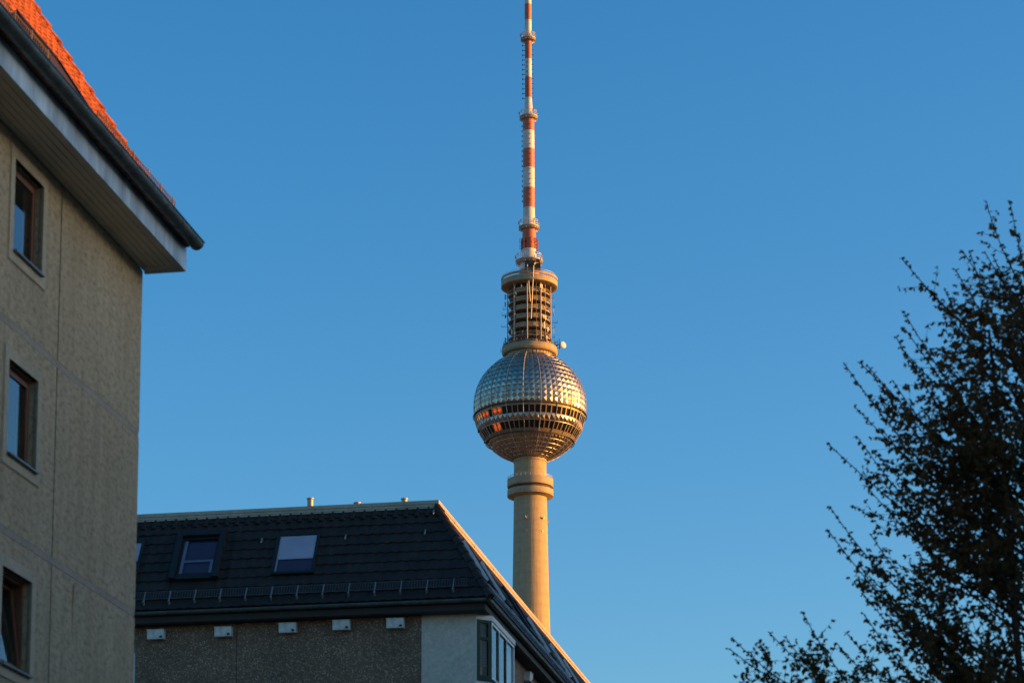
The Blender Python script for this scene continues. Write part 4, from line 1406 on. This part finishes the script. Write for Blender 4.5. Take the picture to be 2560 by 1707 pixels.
wood.tube([trunk_at(0.7 * k) for k in range(18)], [0.27 - 0.0145 * k for k in range(18)], 12)


def bez(p, c, q, n):
    return [p * (1 - t) ** 2 + c * 2 * t * (1 - t) + q * t * t for t in [i / n for i in range(n + 1)]]


def leaf_cluster(p, k, size):
    for _ in range(k):
        a = rnd.uniform(0, 2 * pi)
        el = rnd.uniform(-1.35, 0.35)
        d = Vector((cos(a) * cos(el), sin(a) * cos(el), sin(el)))
        s_ = d.cross(Vector((rnd.uniform(-1, 1), rnd.uniform(-1, 1), rnd.uniform(-1, 1))))
        if s_.length < 1e-3:
            continue
        s_.normalize()
        L = size * rnd.uniform(0.6, 1.25)
        W = L * rnd.uniform(0.26, 0.42)
        up_ = s_.cross(d)
        m_ = p + d * L * 0.5
        leaf.add([p, m_ + s_ * W, p + d * L, m_ - s_ * W, m_ - up_ * W * 0.35], [(0, 1, 4), (1, 2, 4), (2, 3, 4), (3, 0, 4)])


def shoot(p, d, L, r, leafy=0.92, size=0.090, lift=0.5):
    n = max(3, int(L / 0.12))
    pts = [p]
    dd = d.normalized()
    for i in range(n):
        dd = (dd + Vector((rnd.gauss(0, .09), rnd.gauss(0, .09), rnd.gauss(0, .06) + lift / n * 0.5))).normalized()
        pts.append(pts[-1] + dd * L / n)
    twig.tube(pts, [r * (1 - 0.75 * i / n) for i in range(n + 1)], 4, caps=False)
    t = 0.08
    while t < 1.0:
        f = t * n
        i = min(int(f), n - 1)
        q = pts[i].lerp(pts[i + 1], f - i)
        if rnd.random() < leafy:
            leaf_cluster(q, rnd.randint(2, 4), size * (1.0 - 0.35 * t))
        t += 0.122 / L * rnd.uniform(0.6, 1.5)
    leaf_cluster(pts[-1], 4, size * 0.6)
    return pts


def limb(p, q, sag, r, dens, leafy=1.0):
    """bough rising towards its tip, hung with shoots and their side shoots"""
    mid = p.lerp(q, 0.55)
    c = mid + Vector((0, 0, -(sag + 0.05) * (q - p).length)) + Vector((rnd.gauss(0, .08), rnd.gauss(0, .12), 0))
    L = (q - p).length
    n = max(6, int(L / 0.15))
    pts = bez(p, c, q, n)
    wood.tube(pts, [max(0.006, r * (1 - 0.93 * (i / n) ** 0.8)) for i in range(n + 1)], 6, caps=False)
    m = int(L * dens)
    for k in range(m):
        t = 0.20 + 0.66 * (k + rnd.random()) / m
        f = t * n
        i = min(int(f), n - 1)
        b = pts[i].lerp(pts[i + 1], f - i)
        tan = (pts[i + 1] - pts[i]).normalized()
        sd = tan.orthogonal()
        sd.rotate(Matrix.Rotation(rnd.uniform(0, 2 * pi), 3, tan))
        d = tan * 0.40 + sd * rnd.uniform(0.6, 1.2) + Vector((0, 0, 0.16))
        ln = (0.20 + 0.70 * (1 - t)) * rnd.uniform(0.55, 1.25)
        sp_ = shoot(b, d, ln, 0.005, leafy)
        if ln > 0.42:
            for jx in range(3):
                j = rnd.randint(1, len(sp_) - 2)
                s2 = Vector((rnd.gauss(0, 1), rnd.gauss(0, 1), rnd.gauss(0.6, .5)))
                shoot(sp_[j], s2.normalized() * 0.8 + (sp_[j + 1] - sp_[j]).normalized(), ln * 0.5, 0.0035, leafy)
    tl = 0.30
    tip = q - pts[-3]
    # leaves along the outer stretch and the tip itself
    for i in range(int(n * 0.6), n):
        for u in (0.2, 0.6):
            leaf_cluster(pts[i].lerp(pts[i + 1], u), 3, 0.058)
    leaf_cluster(q, 4, 0.05)


for i, (x, y, z) in enumerate(TIPS):
    dy = rnd.uniform(-0.9, 0.9)
    k = 1 + dy / 31.3
    q = Vector(((6.6 + x) * k - 6.6, (31.3 + y) * k - 31.3, 1.7 + (z - 1.7) * k))
    dx = hypot(q.x, q.y)
    if z > 8.4 or x > -2.9:
        zs_ = max(5.2, q.z - 0.62 * dx - 0.55)
        limb(trunk_at(zs_), q, 0.10, 0.016 + 0.005 * dx, 5.6 if dx > 1.4 else 4.6)
low0 = trunk_at(5.4)
low1 = Vector((-2.35, 0.15, 7.15))
lpts = bez(low0, Vector((-1.2, 0.1, 6.2)), low1, 14)
wood.tube(lpts, [0.06 - 0.003 * k for k in range(15)], 8)
for (x, y, z) in TIPS:
    if z <= 8.4 and x <= -2.9:
        limb(low1.lerp(low0, rnd.uniform(0, 0.25)), Vector((x, y + rnd.uniform(-.2, .2), z)), 0.10, 0.022, 6.0)


def crown_r(z):
    T_ = [(5.5, 1.6), (6.5, 2.6), (7.6, 2.9), (8.6, 2.5), (9.6, 2.55), (10.6, 2.4), (11.4, 2.1), (12.2, 1.45), (12.8, 0.9), (13.3, 0.4), (14.8, 0.2)]
    for (a, ra), (b, rb2) in zip(T_, T_[1:]):
        if a <= z <= b:
            return ra + (rb2 - ra) * (z - a) / (b - a)
    return 0.2


for i in range(40):                                   # boughs through the rest of the crown
    z = 6.4 + 6.7 * ((i + rnd.random()) / 40)
    az = i * 2.39996 + rnd.uniform(-.4, .4)
    rr = crown_r(z) * rnd.uniform(0.45, 0.92)
    q = Vector((rr * cos(az), rr * sin(az), z)) + Vector((-0.1, 0, 0))
    zs_ = max(4.6, z - 0.75 * rr - 0.5)
    limb(trunk_at(min(zs_, 11.6)), q, 0.09, 0.016 + 0.006 * rr, 4.8)
for i in range(13):                                    # extra boughs reaching out on the open, street-lit side
    z = 7.2 + 4.3 * ((i + rnd.random()) / 13)
    rr = crown_r(z) * rnd.uniform(0.62, 0.90)
    az = pi + rnd.uniform(-0.55, 0.55)
    q = Vector((rr * cos(az) - 0.1, rr * sin(az), z))
    limb(trunk_at(max(4.6, z - 0.75 * rr - 0.5)), q, 0.09, 0.012 + 0.005 * rr, 6.0)
# second upright leader seen inside the left half of the crown
ld = [trunk_at(5.0), Vector((-0.45, -0.2, 6.6)), Vector((-0.55, -0.25, 8.2)), Vector((-0.62, -0.3, 10.0)), Vector((-0.75, -0.35, 11.8))]
wood.tube(ld, [0.06, 0.05, 0.04, 0.03, 0.012], 8)
for i in range(26):                                    # bare hanging twigs under the crown
    a = rnd.uniform(0, 2 * pi)
    r0 = rnd.uniform(0.4, 2.0)
    p = Vector((r0 * cos(a) - 0.3, r0 * sin(a), rnd.uniform(6.6, 8.2)))
    for j in range(5):
        shoot(p + Vector((rnd.gauss(0, .1), rnd.gauss(0, .1), rnd.gauss(0, .1))), Vector((rnd.gauss(-.3, .4), rnd.gauss(0, .4), rnd.gauss(0.7, .5))), rnd.uniform(0.5, 1.0), 0.006, 0.30, 0.05, 0.3)
wood.build('trunk', MAT_BARK, TR, smooth=60)
twig.build('twig', MAT_BARK, TR)['kind'] = 'stuff'
leaf.build('crown', MAT_LEAF, TR)


# ------------------------------------------------------------------ blocks across the street (they shade the lower walls)
def shade_block(x0, x1, y0, y1, ze, label):
    r = empty('street_block', ((x0 + x1) / 2, (y0 + y1) / 2, 0))
    tag(r, label, 'building')
    hx, hy = (x1 - x0) / 2, (y1 - y0) / 2
    b_ = MB()
    b_.box(-hx, hx, -hy, hy, 0, ze - 0.5)
    b_.build('wall', MAT_PANEL, r)
    c_ = MB()
    c_.box(-hx - 0.25, hx + 0.25, -hy - 0.25, hy + 0.25, ze - 0.499, ze)
    c_.build('roof', MAT_DARKMETAL, r)
    win = None
    for fl in range(int((ze - 2) / 2.9)):
        for k in range(int(2 * hy / 3.6)):
            loc = (-hx - 0.03, -hy + 2.0 + 3.6 * k, 1.6 + 2.9 * fl)
            if win is None:
                w_ = MB()
                w_.box(-0.02, 0.05, -0.65, 0.65, 0, 1.4)
                win = w_.build('window', MAT_TOWERPANE, r)
                win.location = loc
            else:
                copy_child(win, r).location = loc


shade_block(33, 45, -25, 52, 21.4, 'pale apartment block across the street, nearer the camera, out of frame at right')
shade_block(33, 45, 52.5, 145, 23.7, 'pale apartment block across the street, farther along, out of frame at right')
